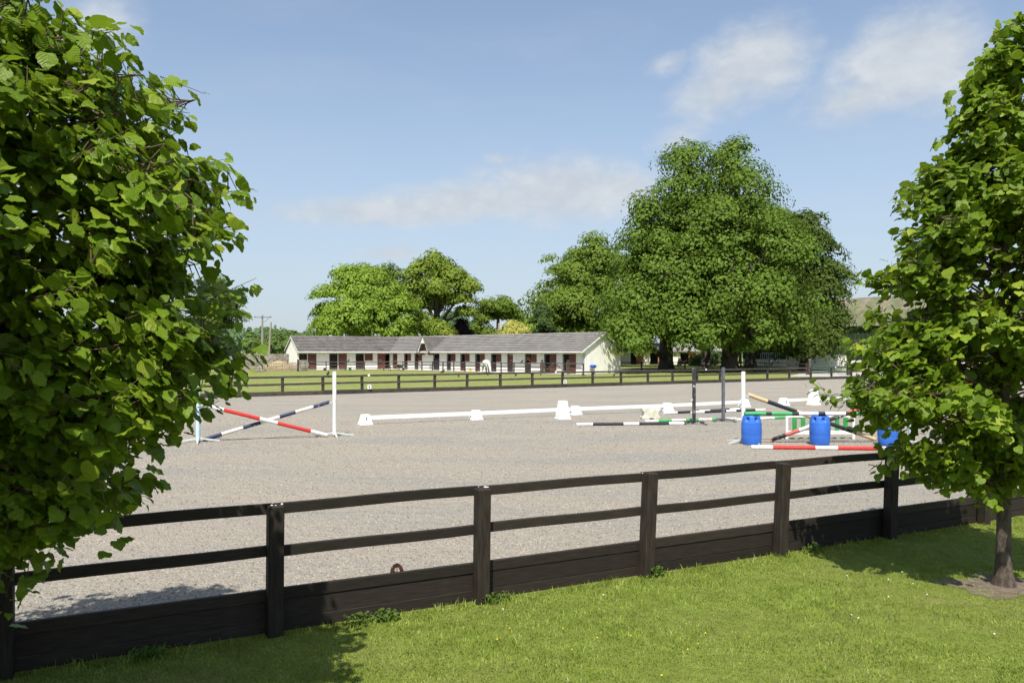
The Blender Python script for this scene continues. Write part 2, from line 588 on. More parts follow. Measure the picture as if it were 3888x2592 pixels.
# loose clods of the riding surface, real lumps that catch the light
rc_ = np.random.RandomState(21)
nC = 52000
tY = 6.2 + 22.0 * rc_.uniform(0, 1, nC) ** 1.7
tX = rc_.uniform(-.72, .72, nC) * tY
rel = (tX - NC.x) * NN.x + (tY - NC.y) * NN.y
kk = rel > .16
tX, tY = tX[kk], tY[kk]
nC = len(tX)
sz = rc_.uniform(.005, .015, nC) * (1 + .04 * tY)
an = rc_.uniform(0, 6.28, nC)
Vc = np.zeros((nC, 4, 3))
for j in range(3):
    aj = an + j * 2.094
    Vc[:, j, 0] = tX + np.cos(aj) * sz * rc_.uniform(.7, 1.4, nC)
    Vc[:, j, 1] = tY + np.sin(aj) * sz * rc_.uniform(.7, 1.4, nC)
    Vc[:, j, 2] = -.003
Vc[:, 3] = np.stack([tX, tY, sz * rc_.uniform(.6, 1.2, nC)], 1)
ix = np.arange(nC)[:, None] * 4
Fc = np.concatenate([ix + np.array([0, 1, 3]), ix + np.array([1, 2, 3]), ix + np.array([2, 0, 3])], 0)
M_clod = leaf_mat("sand clods", (0.16, 0.14, 0.11), (0.40, 0.36, 0.30), 0.0, None, .95, .05, pscale=.6, pmix=.2)
tag(link("sand_clods", fast_mesh("sand_clods", Vc.reshape(-1, 3), Fc, M_clod)), "loose crumbs of the sandy riding surface", "sand", None, "stuff")


# ------------------------------------------------------------------ near fence
near = empty("post_and_rail_fence", NC, math.atan2(ND.y, ND.x), "black stained post and rail fence with kickboards between the lawn and the arena", "fence")
SP = 1.86
pm = MB()
pm.box((-0.0625, -0.0625, -0.3), (0.0625, 0.0625, 1.05))
post_me = pm.mesh("post", M_fpost)
rl = [MB() for _ in range(3)]
rail_me = []
for i, q in enumerate(rl):
    n = 7
    for s in range(n):
        x0, x1 = s * SP / n, (s + 1) * SP / n
        dz0, dz1 = (rnd.uniform(-.003, .003) for _ in range(2))
    # one plank with a slight bow along its length
    zs = [0.004 * math.sin(k * 0.9 + i * 2) for k in range(n + 1)]
    vs, fs = [], []
    for k in range(n + 1):
        x = 0.003 + k * (SP - 0.006) / n
        for (yy, zz) in ((0, -0.044), (0.04, -0.044), (0.04, 0.044), (0, 0.044)):
            vs.append((x, yy, zz + zs[k]))
    for k in range(n):
        for c in range(4):
            a, b = k * 4 + c, k * 4 + (c + 1) % 4
            fs.append((a, b, b + 4, a + 4))
    fs += [(3, 2, 1, 0), tuple(n * 4 + c for c in range(4))]
    q.add(vs, fs)
    rail_me.append(q.mesh("rail", M_fence))
board_me = []
for h_ in (0.095, 0.158, 0.158):
    q = MB()
    q.box((0.004, 0, 0), (SP - 0.004, 0.042, h_))
    board_me.append(q.mesh("kickboard", M_fence))


def bevel(o, wd):
    b = o.modifiers.new("bevel", 'BEVEL')
    b.width = wd
    b.segments = 1
    return o


for k in range(-6, 12):
    lean = {-1: 0.010, 0: 0.012, 1: 0.038, 2: 0.045, 3: 0.035, 4: 0.02}.get(k, rnd.uniform(-.02, .03))
    o = bevel(link("post", post_me, near, (k * SP + rnd.uniform(-.02, .02), 0, rnd.uniform(-.015, .015)), (rnd.uniform(-.02, .02), lean, rnd.uniform(-.04, .04))), 0.008)
    for zc in (1.012, 0.652):
        bevel(link("rail", rail_me[rnd.randrange(3)], near, (k * SP, 0.066, zc + rnd.uniform(-.006, .006)), (rnd.uniform(-.03, .03), rnd.uniform(-.004, .004), 0)), 0.004)
    for bi, zb in ((0, 0.248), (1, 0.086), (2, -0.074)):
        bevel(link("kickboard", board_me[bi], near, (k * SP, 0.066 + (0.006 if bi == 0 else rnd.uniform(0.010, 0.018)), zb + rnd.uniform(-.003, .003)), (0, rnd.uniform(-.002, .002), 0)), 0.004)

# droppings and crumbs on the post tops
M_drop = pmat("bird droppings", (0.72, 0.70, 0.64), (0.45, 0.40, 0.33), 30.0, 0.9)
for k in (-1, 0, 1):
    q = MB()
    for _ in range(6):
        x, y = rnd.uniform(-.045, .045), rnd.uniform(-.03, .05)
        s = rnd.uniform(.004, .009)
        q.frustum((2.6 * s, 2 * s), (s, s), 0, s * 0.9, 0, (x, y))
    q.build("bird_dropping", M_drop, near, (k * SP + 0.02, 0, 1.052))

# ------------------------------------------------------------------ far fence
far = empty("post_and_rail_fence", F0, math.atan2(FD.y, FD.x), "long weathered dark brown fence across the far side of the arena", "fence")
ts = [-12.4, -10, -7.6, -5.2, -2.8, -0.5, 1.73, 3.94, 6.2, 8.44, 10.75, 12.95, 15.34, 17.76, 20.17, 22.69, 25.2, 27.7, 30.1, 32.6, 35.06, 37.8, 40.5, 43.2, 46, 48.8, 51.6, 54.4, 57.2, 60]
q = MB()
q.box((-0.065, 0.02, -0.3), (0.065, 0.15, 0.98))
fp = q.mesh("post", M_ffar)
for i, t_ in enumerate(ts):
    link("post", fp, far, (t_, 0, rnd.uniform(-.03, .03)), (rnd.uniform(-.02, .02), rnd.uniform(-.02, .02), 0))
    if i + 1 < len(ts):
        L = ts[i + 1] - t_
        q = MB()
        q.box((0.004, -0.022, -0.055), (L - 0.004, 0.018, 0.055))
        rme = q.mesh("rail", M_ffar)
        link("rail", rme, far, (t_, 0, 0.985 + rnd.uniform(-.012, .012)), (0, rnd.uniform(-.004, .004), 0))
        link("rail", rme, far, (t_, 0, 0.60 + rnd.uniform(-.012, .012)), (0, rnd.uniform(-.004, .004), 0))
        q = MB()
        q.box((0.004, -0.03, -0.05), (L - 0.004, 0.018, 0.23))
        q.build("kickboard", M_ffar, far, (t_, 0, rnd.uniform(-.012, .012)))


# small white tags on its top rail and letter boards at its foot
def far_at(u):
    r_ = (u - 1944.0) / 2977.0
    t_ = (-F0.x + F0.y * r_) / (FD.x - FD.y * r_)
    return F0 + FD * t_


def letter(mb, ch, s, y):
    w_, t_ = 0.55 * s, 0.17 * s
    if ch == 'E':
        mb.box((-w_ / 2, y, -s / 2), (-w_ / 2 + t_, y + .004, s / 2))
        for z in (-s / 2, -t_ / 2, s / 2 - t_):
            mb.box((-w_ / 2 + t_, y, z), (w_ / 2, y + .004, z + t_))
    elif ch == 'H':
        mb.box((-w_ / 2, y, -s / 2), (-w_ / 2 + t_, y + .004, s / 2))
        mb.box((w_ / 2 - t_, y, -s / 2), (w_ / 2, y + .004, s / 2))
        mb.box((-w_ / 2 + t_, y, -t_ / 2), (w_ / 2 - t_, y + .004, t_ / 2))
    elif ch == 'V':
        mb.prism([(-w_ / 2 - .01, s / 2), (-w_ / 2 + t_, s / 2), (0, -s / 2 + t_ * 1.6), (w_ / 2 - t_, s / 2), (w_ / 2 + .01, s / 2), (t_ * .5, -s / 2), (-t_ * .5, -s / 2)], (1, 0, 0), (0, 0, 1), (0, .004, 0), 0, (0, y, 0))


M_ink = pmat("black ink", (0.02, 0.02, 0.022))
rz = math.atan2(FD.y, FD.x)
for (u, ch) in ((1400, 'V'), (2142, 'E'), (3170, 'H')):
    p = far_at(u) - FN * 0.09
    b = empty("letter_board", (p.x, p.y, 0.245), rz * 0.4, "small white letter board reading %s hung low on the far fence" % ch, "letter board")
    q = MB()
    q.box((-.105, -.012, -.005), (.105, .0, .235))
    q.build("panel", M_white, b, bevel=.01)
    q = MB()
    letter(q, ch, 0.17, -0.018)
    q.build("letter", M_ink, b, (0, 0, 0.115))
    q = MB()
    q.tube([(.09 * math.cos(a), .004, .235 + .10 * math.sin(a)) for a in np.linspace(0, math.pi, 9)], .004, 5)
    q.build("wire_loop", M_grey, b)
for (u, wh) in ((1399.5, "above the V board"), (2109, "before the stable gate"), (2679, "below the big trees"), (3171, "above the H board")):
    p = far_at(u) - FN * 0.026
    q = MB()
    q.box((-.06, -.03, -.035), (.06, 0, .085))
    o = q.build("rail_tag", M_white, None, (p.x, p.y, 0.99), (0, 0, rz))
    tag(o, "small white tag on the far fence's top rail " + wh, "tag", "white tags on the far fence")


# ------------------------------------------------------------------ arena furniture
def pole(name, p0, p1, segs, mats, r, label, group=None, cat="jump pole"):
    """pole from p0 to p1; segs = [(fraction_end, slot), ...]"""
    p0, p1 = Vector(p0), Vector(p1)
    L = (p1 - p0).length
    mb = MB()
    n = 14
    prev = 0.0
    xs = [0.0]
    sl = []
    for (fe, s) in segs:
        m_ = max(1, int((fe - prev) * L / 0.4))
        for k in range(m_):
            xs.append(prev + (fe - prev) * (k + 1) / m_)
            sl.append(s)
        prev = fe
    vs, fs, mi = [], [], []
    for i, f in enumerate(xs):
        rr = r * (1 + 0.02 * math.sin(i * 2.1))
        bow = 0.004 * math.sin(f * math.pi * 1.5)
        for k in range(n):
            a = 2 * math.pi * k / n
            vs.append((rr * math.cos(a) + bow, rr * math.sin(a), f * L))
    for i in range(len(xs) - 1):
        for k in range(n):
            a, b = i * n + k, i * n + (k + 1) % n
            mb_f = (a, b, b + n, a + n)
            fs.append(mb_f)
            mi.append(sl[i])
    fs += [tuple(range(n - 1, -1, -1)), tuple((len(xs) - 1) * n + k for k in range(n))]
    mi += [sl[0], sl[-1]]
    mb.add(vs, fs)
    mb.mi = mi
    o = mb.build(name, mats, None, p0, (p1 - p0).to_track_quat('Z', 'Y').to_euler(), smooth=True, angle=50, bevel=0)
    return tag(o, label, cat, group)


def seg(x0, x1, lst):
    return [((x - x0) / (x1 - x0), s) for x, s in lst]


def stand(loc, h, wd, mat, mfeet, label, cup_z, cup_dir, rz=0.0, square=False, cups=()):
    s = empty("jump_stand", loc, rz, label, "jump stand", "jump stands in the arena")
    q = MB()
    if square:
        q.box((-wd / 2, -wd / 2, 0.04), (wd / 2, wd / 2, h))
        q.build("post", mat, s, bevel=.004)
    else:
        q.tube([(0, 0, 0.04), (0, 0, h * .5), (0, 0, h - .02), (0, 0, h)], [wd / 2, wd / 2, wd / 2, wd / 2 * .9], 14)
        q.build("post", mat, s, smooth=True)
    for a in (R(20), R(110), R(200), R(290)):
        q = MB()
        d = Vector((math.cos(a), math.sin(a), 0))
        q.bar(d * .03 + Vector((0, 0, .10)), d * .52 + Vector((0, 0, .02)), .04, .04)
        q.build("foot", mfeet, s)
    for cz, cd in ((cup_z, cup_dir),) + tuple(cups):
        d = Vector(cd).normalized()
        q = MB()
        b0_ = d * (wd / 2)
        q.bar(b0_ + Vector((0, 0, cz)), b0_ + d * .09 + Vector((0, 0, cz - .02)), .05, .05)
        q.bar(b0_ + d * .085 + Vector((0, 0, cz - .03)), b0_ + d * .085 + Vector((0, 0, cz + .035)), .05, .012, up=(d.x, d.y, 0))
        q.build("cup", M_galv, s)
    return s


# jump 1: the crossed poles on the left
SA = gr(1270, 1656)
SB = gr(752, 1678)
dAB = (SB - SA).normalized()
stand(SA, 1.77, .105, M_wpaint, M_galvp, "white jump stand at the right of the left cross pole jump", .93, dAB)
stand(SB, 1.77, .11, M_pblue, M_galvp, "pale blue jump stand half hidden by the left tree", .95, -dAB)
side = Vector((-dAB.y, dAB.x, 0))
if side.y > 0:
    side = -side
pA = SA + dAB * .12
pB = SB - dAB * .10
pole("jump_pole", SB - dAB * .12 - side * .06 + Vector((0, 0, .05)), pA - side * .06 + Vector((0, 0, .94)),
     seg(735, 1905, [(900, 1), (1090, 0), (1250, 1), (1425, 0), (1575, 1), (1745, 0), (1905, 1)]), [M_wchip, M_blue], .048,
     "worn navy and white pole slanting up to the white stand of the left jump", "slanting jump poles")
pole("jump_pole", pA + dAB * .10 + side * .06 + Vector((0, 0, .05)), pB + side * .06 + Vector((0, 0, .96)),
     seg(1855, 720, [(1700, 0), (1388, 1), (1225, 0), (905, 1), (720, 0)]), [M_wpaint, M_red], .05,
     "bright red and white pole crossing in front of the navy one, left jump", "slanting jump poles")

# low dressage boards with their blocks
def block(u, v, label, s=1.0, rz=0.46, slot=False):
    p = gr(u, v)
    q = MB()
    q.frustum((.43 * s, .40 * s), (.36 * s, .34 * s), 0, .10 * s)
    q.frustum((.36 * s, .34 * s), (.25 * s, .22 * s), .10 * s, .33 * s)
    o = empty("board_block", (p.x, p.y + .18, 0), rz, label, "arena block", "white blocks carrying the arena boards")
    q.build("body", M_white, o, bevel=.02)
    q = MB()
    if not slot:
        return o
    q.box((-.012, -.175, .15), (.012, -.13, .26))
    q.build("slot", pmat("slot shade", (0.10, 0.10, 0.10)), o)
    return o


def board(b0_, b1_, label):
    a, b = b0_.location.copy(), b1_.location.copy()
    d = (b - a).normalized()
    a, b = a + d * .10, b - d * .10
    q = MB()
    L = (b - a).length
    q.box((0, -.015, .15), (L, .015, .285))
    o = q.build("arena_board", M_white, None, a, (0, 0, math.atan2(d.y, d.x)), bevel=.006)
    return tag(o, label, "arena board", "low white boards round the dressage arena")


B1 = block(1383, 1614, "low white block at the left end of the long run of boards", slot=True)
B2 = block(1806, 1595, "low white block second from the left end of the long board run")
B3 = block(2186, 1576, "low white block just right of the tall white marker in the middle")
B4 = block(2537, 1562, "low white block behind the moulded cavaletti block")
B5 = block(2831, 1546, "low white block half hidden by the white stand of the barrel jump")
board(B1, B2, "white arena board at the left end of the long run")
board(B2, B3, "white arena board running behind the tall middle marker")
board(B3, B4, "white arena board running behind the moulded cavaletti block")
board(B4, B5, "white arena board passing behind the two dark jump stands")
B6 = block(2980, 1541, "low white block with a worn mark, left end of the right hand boards")
B7 = block(3420, 1517, "low white block hidden behind the right tree's leaves")
board(B6, B7, "white arena board on the right running behind the tall marker into the leaves")
q = MB()
for (x0, z0, x1, z1) in ((-.03, .24, .03, .24), (.03, .24, 0, .20), (0, .20, .03, .16), (.03, .16, -.03, .14)):
    q.bar((x0, -.152 - (0.24 - z0) * .28, z0), (x1, -.152 - (0.24 - z1) * .28, z1), .012, .014)
q.build("worn_mark", M_ink, B6)


def marker(u, v, label, h=.65, base=False, rz=0.4):
    p = gr(u, v)
    o = empty("arena_marker", (p.x, p.y + .2, .02 if base else 0), rz, label, "arena marker", "tall white arena markers")
    q = MB()
    q.frustum((.46, .46), (.40, .40), 0, .08)
    q.frustum((.40, .40), (.25, .25), .08, h)
    q.build("body", M_white, o, bevel=.02)
    if base:
        q = MB()
        q.box((-.36, -.27, -.02), (.2, .25, 0.0))
        tag(q.build("plywood_base", M_plank, None, (p.x, p.y + .2, .02), (0, 0, .3)), "plywood square under the tall white marker by the right tree", "board")
    return o


marker(2138, 1592, "tall white tapered marker standing at the middle of the board run", .63)
marker(3096, 1539, "tall white tapered marker on a plywood base by the right tree", .66, True)
marker(546, 1662, "tall white tapered marker seen through a gap in the left tree", .68)
Bz = block(430, 1668, "low white block behind the left tree's leaves")
Bw = block(508, 1656, "low white block beside the marker behind the left tree")
board(Bz, Bw, "short white arena board behind the left tree, beside its marker")

# moulded cavaletti block
p = gr(2474, 1592)
cav = []
for (sx, prof) in ((1, [(0.05, .0), (.05, .06), (.10, .07), (.10, 0), (.32, 0), (.32, .09)]),):
    pass
outl = [(-.32, 0), (-.07, 0), (-.055, .04), (.055, .04), (.07, 0), (.32, 0), (.32, .09), (.27, .12), (.245, .195), (.27, .27), (.32, .30), (.32, .39), (.07, .39), (.055, .345), (-.055, .345), (-.07, .39), (-.32, .39), (-.32, .30), (-.27, .27), (-.245, .195), (-.27, .12), (-.32, .09)]
q = MB()
q.prism(outl, (1, 0, 0), (0, 0, 1), (0, .34, 0), 0, (0, 0, 0))
c_ = empty("cavaletti_block", (p.x, p.y, 0), .12, "cream moulded cavaletti block with scooped sides before the white boards", "cavaletti block")
q.build("body", M_offw, c_, bevel=.02)
for x in (-.08, .08):
    q = MB()
    q.box((x - .012, -.012, .05), (x + .012, 0.0, .34))
    q.build("rib", M_offw, c_)

# poles lying on the sand
gp = "poles lying on the sand"
def gpole(u0, v0, u1, v1, segs, mats, label, r=.05, dz=0.0):
    a, b = gr(u0, v0), gr(u1, v1)
    a.z = b.z = r - .006 + dz
    return pole("jump_pole", a, b, segs, mats, r, label, gp)


BW = [M_wpaint, M_black]
gpole(2189, 1616, 2596, 1612, seg(115, 1310, [(292, 0), (633, 1), (805, 0), (1140, 1), (1310, 0)]), BW, "nearest black and white pole on the sand, left of the dark stands")
gpole(2521, 1573, 2805, 1557, seg(1092, 1925, [(1228, 0), (1465, 1), (1585, 0), (1810, 1), (1925, 0)]), BW, "black and white pole on the sand starting right of the cavaletti block")
gpole(2624, 1570, 2903, 1559, seg(1393, 2215, [(1530, 0), (1770, 1), (1880, 0), (2100, 1), (2215, 0)]), BW, "black and white pole on the sand running behind the white barrel jump stand")
GW = [M_wchip, M_green]
gpole(2449, 1604, 2794, 1594, seg(880, 1895, [(1020, 0), (1165, 1), (1320, 0), (1465, 1), (1615, 0), (1760, 1), (1895, 0)]), GW, "green and white pole on the sand under the two dark stands")
gpole(2797, 1598, 3060, 1586, seg(248, 930, [(330, 0), (420, 1), (605, 0), (710, 1), (820, 0), (930, 1)]), GW, "green and white pole on the sand behind the barrels")
gpole(2852, 1704, 3432, 1710, seg(397, 1910, [(612, 0), (1037, 1), (1257, 0), (1697, 1), (1910, 0)]), [M_wpaint, M_red], "red and white ground pole in front of the blue barrels")

stand(gr(2635, 1609), 1.79, .085, M_bchip, M_bchip, "dark jump stand with badly chipped white and black paint", .78, (-1, .2, 0), .3, True)
stand(gr(2746, 1599), 1.80, .085, M_grey, M_grey, "plain dark grey square jump stand right of the chipped one", .78, (1, .2, 0), .3, True)
stand(gr(3303, 1440), 1.7, .11, M_wpaint, M_galvp, "far white jump stand seen through the right tree, left of two", .9, (1, 0, 0))
stand(gr(3381, 1440), 1.7, .11, M_wpaint, M_galvp, "far white jump stand seen through the right tree, right of two", .9, (-1, 0, 0))

# jump 2: barrels
SCp = gr(2822, 1682)
SEp = gr(3458, 1689)
dCE = (SEp - SCp).normalized()
stand(SCp, 1.81, .105, M_wpaint, M_galvp, "white jump stand left of the blue barrels", 1.20, dCE, .2)
stand(SEp, 1.75, .10, M_pblue, M_galvp, "pale blue jump stand right of the barrels behind leaves", 1.20, -dCE, .2)


def drum(u, v, label, rz):
    p = gr(u, v)
    o = empty("plastic_drum", (p.x, p.y + .245, 0), rz, label, "barrel", "blue barrels of the right hand jump")
    prof = [(.20, 0), (.222, .012), (.234, .06), (.240, .14), (.246, .215), (.243, .235), (.2475, .26), (.249, .38), (.2475, .47), (.243, .49), (.246, .51), (.238, .57), (.228, .60), (.225, .625), (.222, .65), (.213, .675), (.212, .70), (.20, .715), (.185, .715), (.18, .695), (.02, .69)]

    def mod(a, z):
        if .575 < z < .69:
            k = (a / (2 * math.pi) * 6) % 1.0
            d = abs(k - .5)
            dd = max(0.0, 1 - d / .22)
            zz = 1 - abs(z - .632) / .06
            return 1 - .30 * min(1, dd * 1.6) * max(0, min(1, zz * 1.5))
        return 1.0
    q = MB()
    q.lathe(prof, 72, 0, mod)
    q.build("body", M_drum, o, smooth=True, angle=40)
    q = MB()
    q.lathe([(.035, .69), (.035, .712), (.02, .716)], 14, 0, None, (.11, 0, 0))
    q.build("bung", M_black, o, smooth=True)
    return o


drum(2864.6, 1690.5, "blue plastic barrel beside the white stand, leftmost of three", .3)
drum(3127.5, 1691.5, "blue plastic barrel in the middle before the green and white panel", 1.1)
drum(3391, 1696, "blue plastic barrel on the right partly under the tree leaves", 2.0)

Yb = 19.62
a = at(2826, 1569, Yb); b = at(3400, 1573, Yb)
a.z = b.z = .715 + .05
pole("jump_pole", a, b, seg(330, 1830, [(542, 1), (598, 2), (800, 1), (868, 2), (1060, 0), (1130, 2), (1330, 0), (1398, 2), (1600, 1), (1656, 2), (1830, 1)]), [M_wpaint, M_green, M_black], .049,
     "green, black and white pole laid along the tops of the barrels", "poles of the barrel jump")
a = at(2838, 1497, 20.02); b = gr(3350, 1681); b = Vector((b.x, 20.35, .05))
pole("jump_pole", a, b, seg(360, 1700, [(565, 0), (870, 1), (1060, 0), (1225, 2), (1460, 2), (1700, 0)]), [M_wood, M_black, M_black], .052,
     "bare wood and black pole slanting down from the white stand to the ground", "poles of the barrel jump")
a = Vector((gr(2904, 1668).x, 20.15, .05)); b = SEp - dCE * .10 + Vector((0, .25, 1.24))
pole("jump_pole", a, b, [(.01, 1), (.11, 2), (.215, 1), (.315, 0), (.40, 1), (.55, 2), (.68, 1), (.80, 0), (.92, 1), (1, 2)], [M_wchip, M_redf, M_bchip], .05,
     "faded red, white and chipped black pole slanting up behind the barrels", "poles of the barrel jump")

# picket filler panel
p = at(2982, 1682, 20.75)
pn = empty("filler_panel", (p.x, 20.75, 0), .03, "white framed jump filler with green slats behind the barrels", "jump panel")
W_ = 1.86
H_ = .66
for (z, hh) in ((.575, .085), (.125, .10)):
    q = MB()
    q.box((0, -.02, z), (W_, .02, z + hh))
    q.build("frame_rail", M_wpaint, pn, bevel=.006)
for i in range(2):
    q = MB()
    x = 0 if i == 0 else W_ - .07
    q.box((x, -.024, 0), (x + .07, .024, .66))
    q.build("frame_post", M_wpaint, pn, bevel=.006)
for i in range(7):
    q = MB()
    x = .19 + i * .228
    q.box((x, -.012, .225), (x + .112, .012, .575))
    q.build("slat", M_gslat, pn)

# brown curled scrap behind the kickboard of the near fence
p = NC + ND * (-SP * .405) + NN * .19
cs = empty("curled_leaf", (p.x, p.y, 0.30), .5, "small maroon and yellow dry curled leaf poking up behind the kickboard", "leaf")
M_mar = pmat("maroon dry leaf", (0.055, 0.020, 0.018), (0.10, 0.035, 0.026), 40.0, 0.7)
M_yel = pmat("yellowed leaf", (0.35, 0.27, 0.07), (0.45, 0.36, 0.12), 40.0, 0.7)
q = MB()
pts = [(-.052, 0, -.03), (-.048, 0, .03), (-.034, .004, .062), (-.012, .006, .078), (.012, .006, .077), (.032, .004, .06), (.045, 0, .028), (.052, 0, -.03)]
for i in range(len(pts) - 1):
    q.bar(pts[i], pts[i + 1], .03, .016 + .004 * (i % 2), up=(0, 1, 0.2))
q.build("rim", M_mar, cs)
q = MB()
q.prism([(-.04, -.03), (.038, -.03), (.03, .005), (.012, .022), (-.004, .018), (-.02, .03), (-.036, .01)], (1, 0, 0), (0, 0, 1), (0, .006, 0), 0, (0, .006, 0))
q.build("inner_fold", M_yel, cs)
q = MB()
q.tube([(0, .006, -.25), (0, .006, -.03), (0.002, .004, .06)], .004, 5)
q.build("stalk", M_mar, cs)

# ------------------------------------------------------------------ the stable block
M_render = pmat("cream pebbledash", (0.87, 0.84, 0.77), (0.80, 0.77, 0.69), 1.6, 0.9, 0.5, 9.0, pos=True, wear=(0.50, 0.45, 0.37), wscale=0.8, wrange=(0.64, 0.85))
M_door = pmat("oxblood door boards", (0.105, 0.036, 0.026), (0.155, 0.056, 0.040), 2.0, 0.6, 0.2, 9.0, (6, 6, 1), rvar=0.2)
M_ddoor = pmat("dark kick plate", (0.030, 0.032, 0.040), (0.05, 0.05, 0.058), 3.0, 0.5, 0.1)
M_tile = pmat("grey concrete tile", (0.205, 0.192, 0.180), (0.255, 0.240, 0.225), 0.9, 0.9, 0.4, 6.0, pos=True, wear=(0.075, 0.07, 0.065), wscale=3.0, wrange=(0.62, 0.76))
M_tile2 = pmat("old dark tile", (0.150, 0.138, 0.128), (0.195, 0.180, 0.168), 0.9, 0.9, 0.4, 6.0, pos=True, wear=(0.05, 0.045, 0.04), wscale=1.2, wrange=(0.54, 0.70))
M_pvc = pmat("white upvc", (0.74, 0.74, 0.72), (0.66, 0.66, 0.63), 3.0, 0.5)
M_in = pmat("stable interior", (0.10, 0.09, 0.075), (0.16, 0.14, 0.12), 1.0, 0.9)
M_timb = pmat("brown porch timber", (0.13, 0.060, 0.028), (0.20, 0.10, 0.05), 2.0, 0.7)

EAVE, RIDGE, WID, OVH = 2.33, 4.38, 6.0, 0.78
FL = Vector((-27.9, 102.0, 0))
K1 = Vector((-16.64, 108.5, 0))
RC = Vector((7.7, 83.0, 0))
d1 = (K1 - FL).normalized(); n1 = Vector((-d1.y, d1.x, 0))        # backwards
d2 = (RC - K1).normalized(); n2 = Vector((-d2.y, d2.x, 0))
L1, L2 = (K1 - FL).length, (RC - K1).length
st = empty("stable_block", (0, 0, 0), 0, "long cream stable block with grey tiled roof and oxblood stable doors", "stable")


def frame(o, d, n):
    return Matrix(((d.x, n.x, 0, o.x), (d.y, n.y, 0, o.y), (0, 0, 1, 0), (0, 0, 0, 1)))


MF = [frame(FL, d1, n1), frame(K1, d2, n2)]


def wall_t(u, wing):
    o, d = (FL, d1) if wing == 0 else (K1, d2)
    r_ = (u - 1944.0) / 2977.0
    return (-o.x + o.y * r_) / (d.x - d.y * r_)


def isect(p, d, q, e):
    c = d.x * e.y - d.y * e.x
    t_ = ((q.x - p.x) * e.y - (q.y - p.y) * e.x) / c
    return p + d * t_


c3 = lambda x: 950 + x * .17007
c4 = lambda x: 1330 + x * .17007
c5 = lambda x: 1700 + x * .17007
c6 = lambda x: 2050 + x * .17007
# openings: wing, left px, right px, kind ('half' lower door shut, 'open' doorway, 'shut'), leaf px pair, leaf kind
OPEN = [
    (0, c3(1078), c3(1278), 'open', (c3(1288), c3(1475)), 'full'),
    (0, c3(1768), c3(1958), 'open', (c3(1970), c3(2155)), 'full'),
    (0, c4(122), c4(312), 'half', (c4(322), c4(498)), 'top'),
    (1, c4(1040), c4(1046), None, None, None),
    (1, c4(1200), c4(1280), 'half', (c4(1280), c4(1356)), 'top'),
    (1, c4(1436), c4(1522), 'half', (c4(1524), c4(1604)), 'top'),
    (1, c4(1852), c4(1990), 'dark', None, None),
    (1, c4(2155), c4(2245), 'half', (c4(2250), c5(172)), 'top'),
    (1, c5(282), c5(385), 'half', (c5(387), c5(487)), 'top'),
    (1, c5(612), c5(722), 'half', (c5(724), c5(828)), 'top'),
    (1, c5(968), c5(1085), 'half', (c5(1088), c5(1196)), 'top'),
    (1, c5(1332), c5(1456), 'shut', None, None),
    (1, c5(1722), c5(1858), 'half', (c5(1862), c5(1985)), 'top'),
    (1, c6(92), c6(222), 'open', (c6(226), c6(366)), 'full'),
    (1, c6(508), c6(652), 'open', (c6(656), c6(805)), 'full'),
]
TOP = 2.12
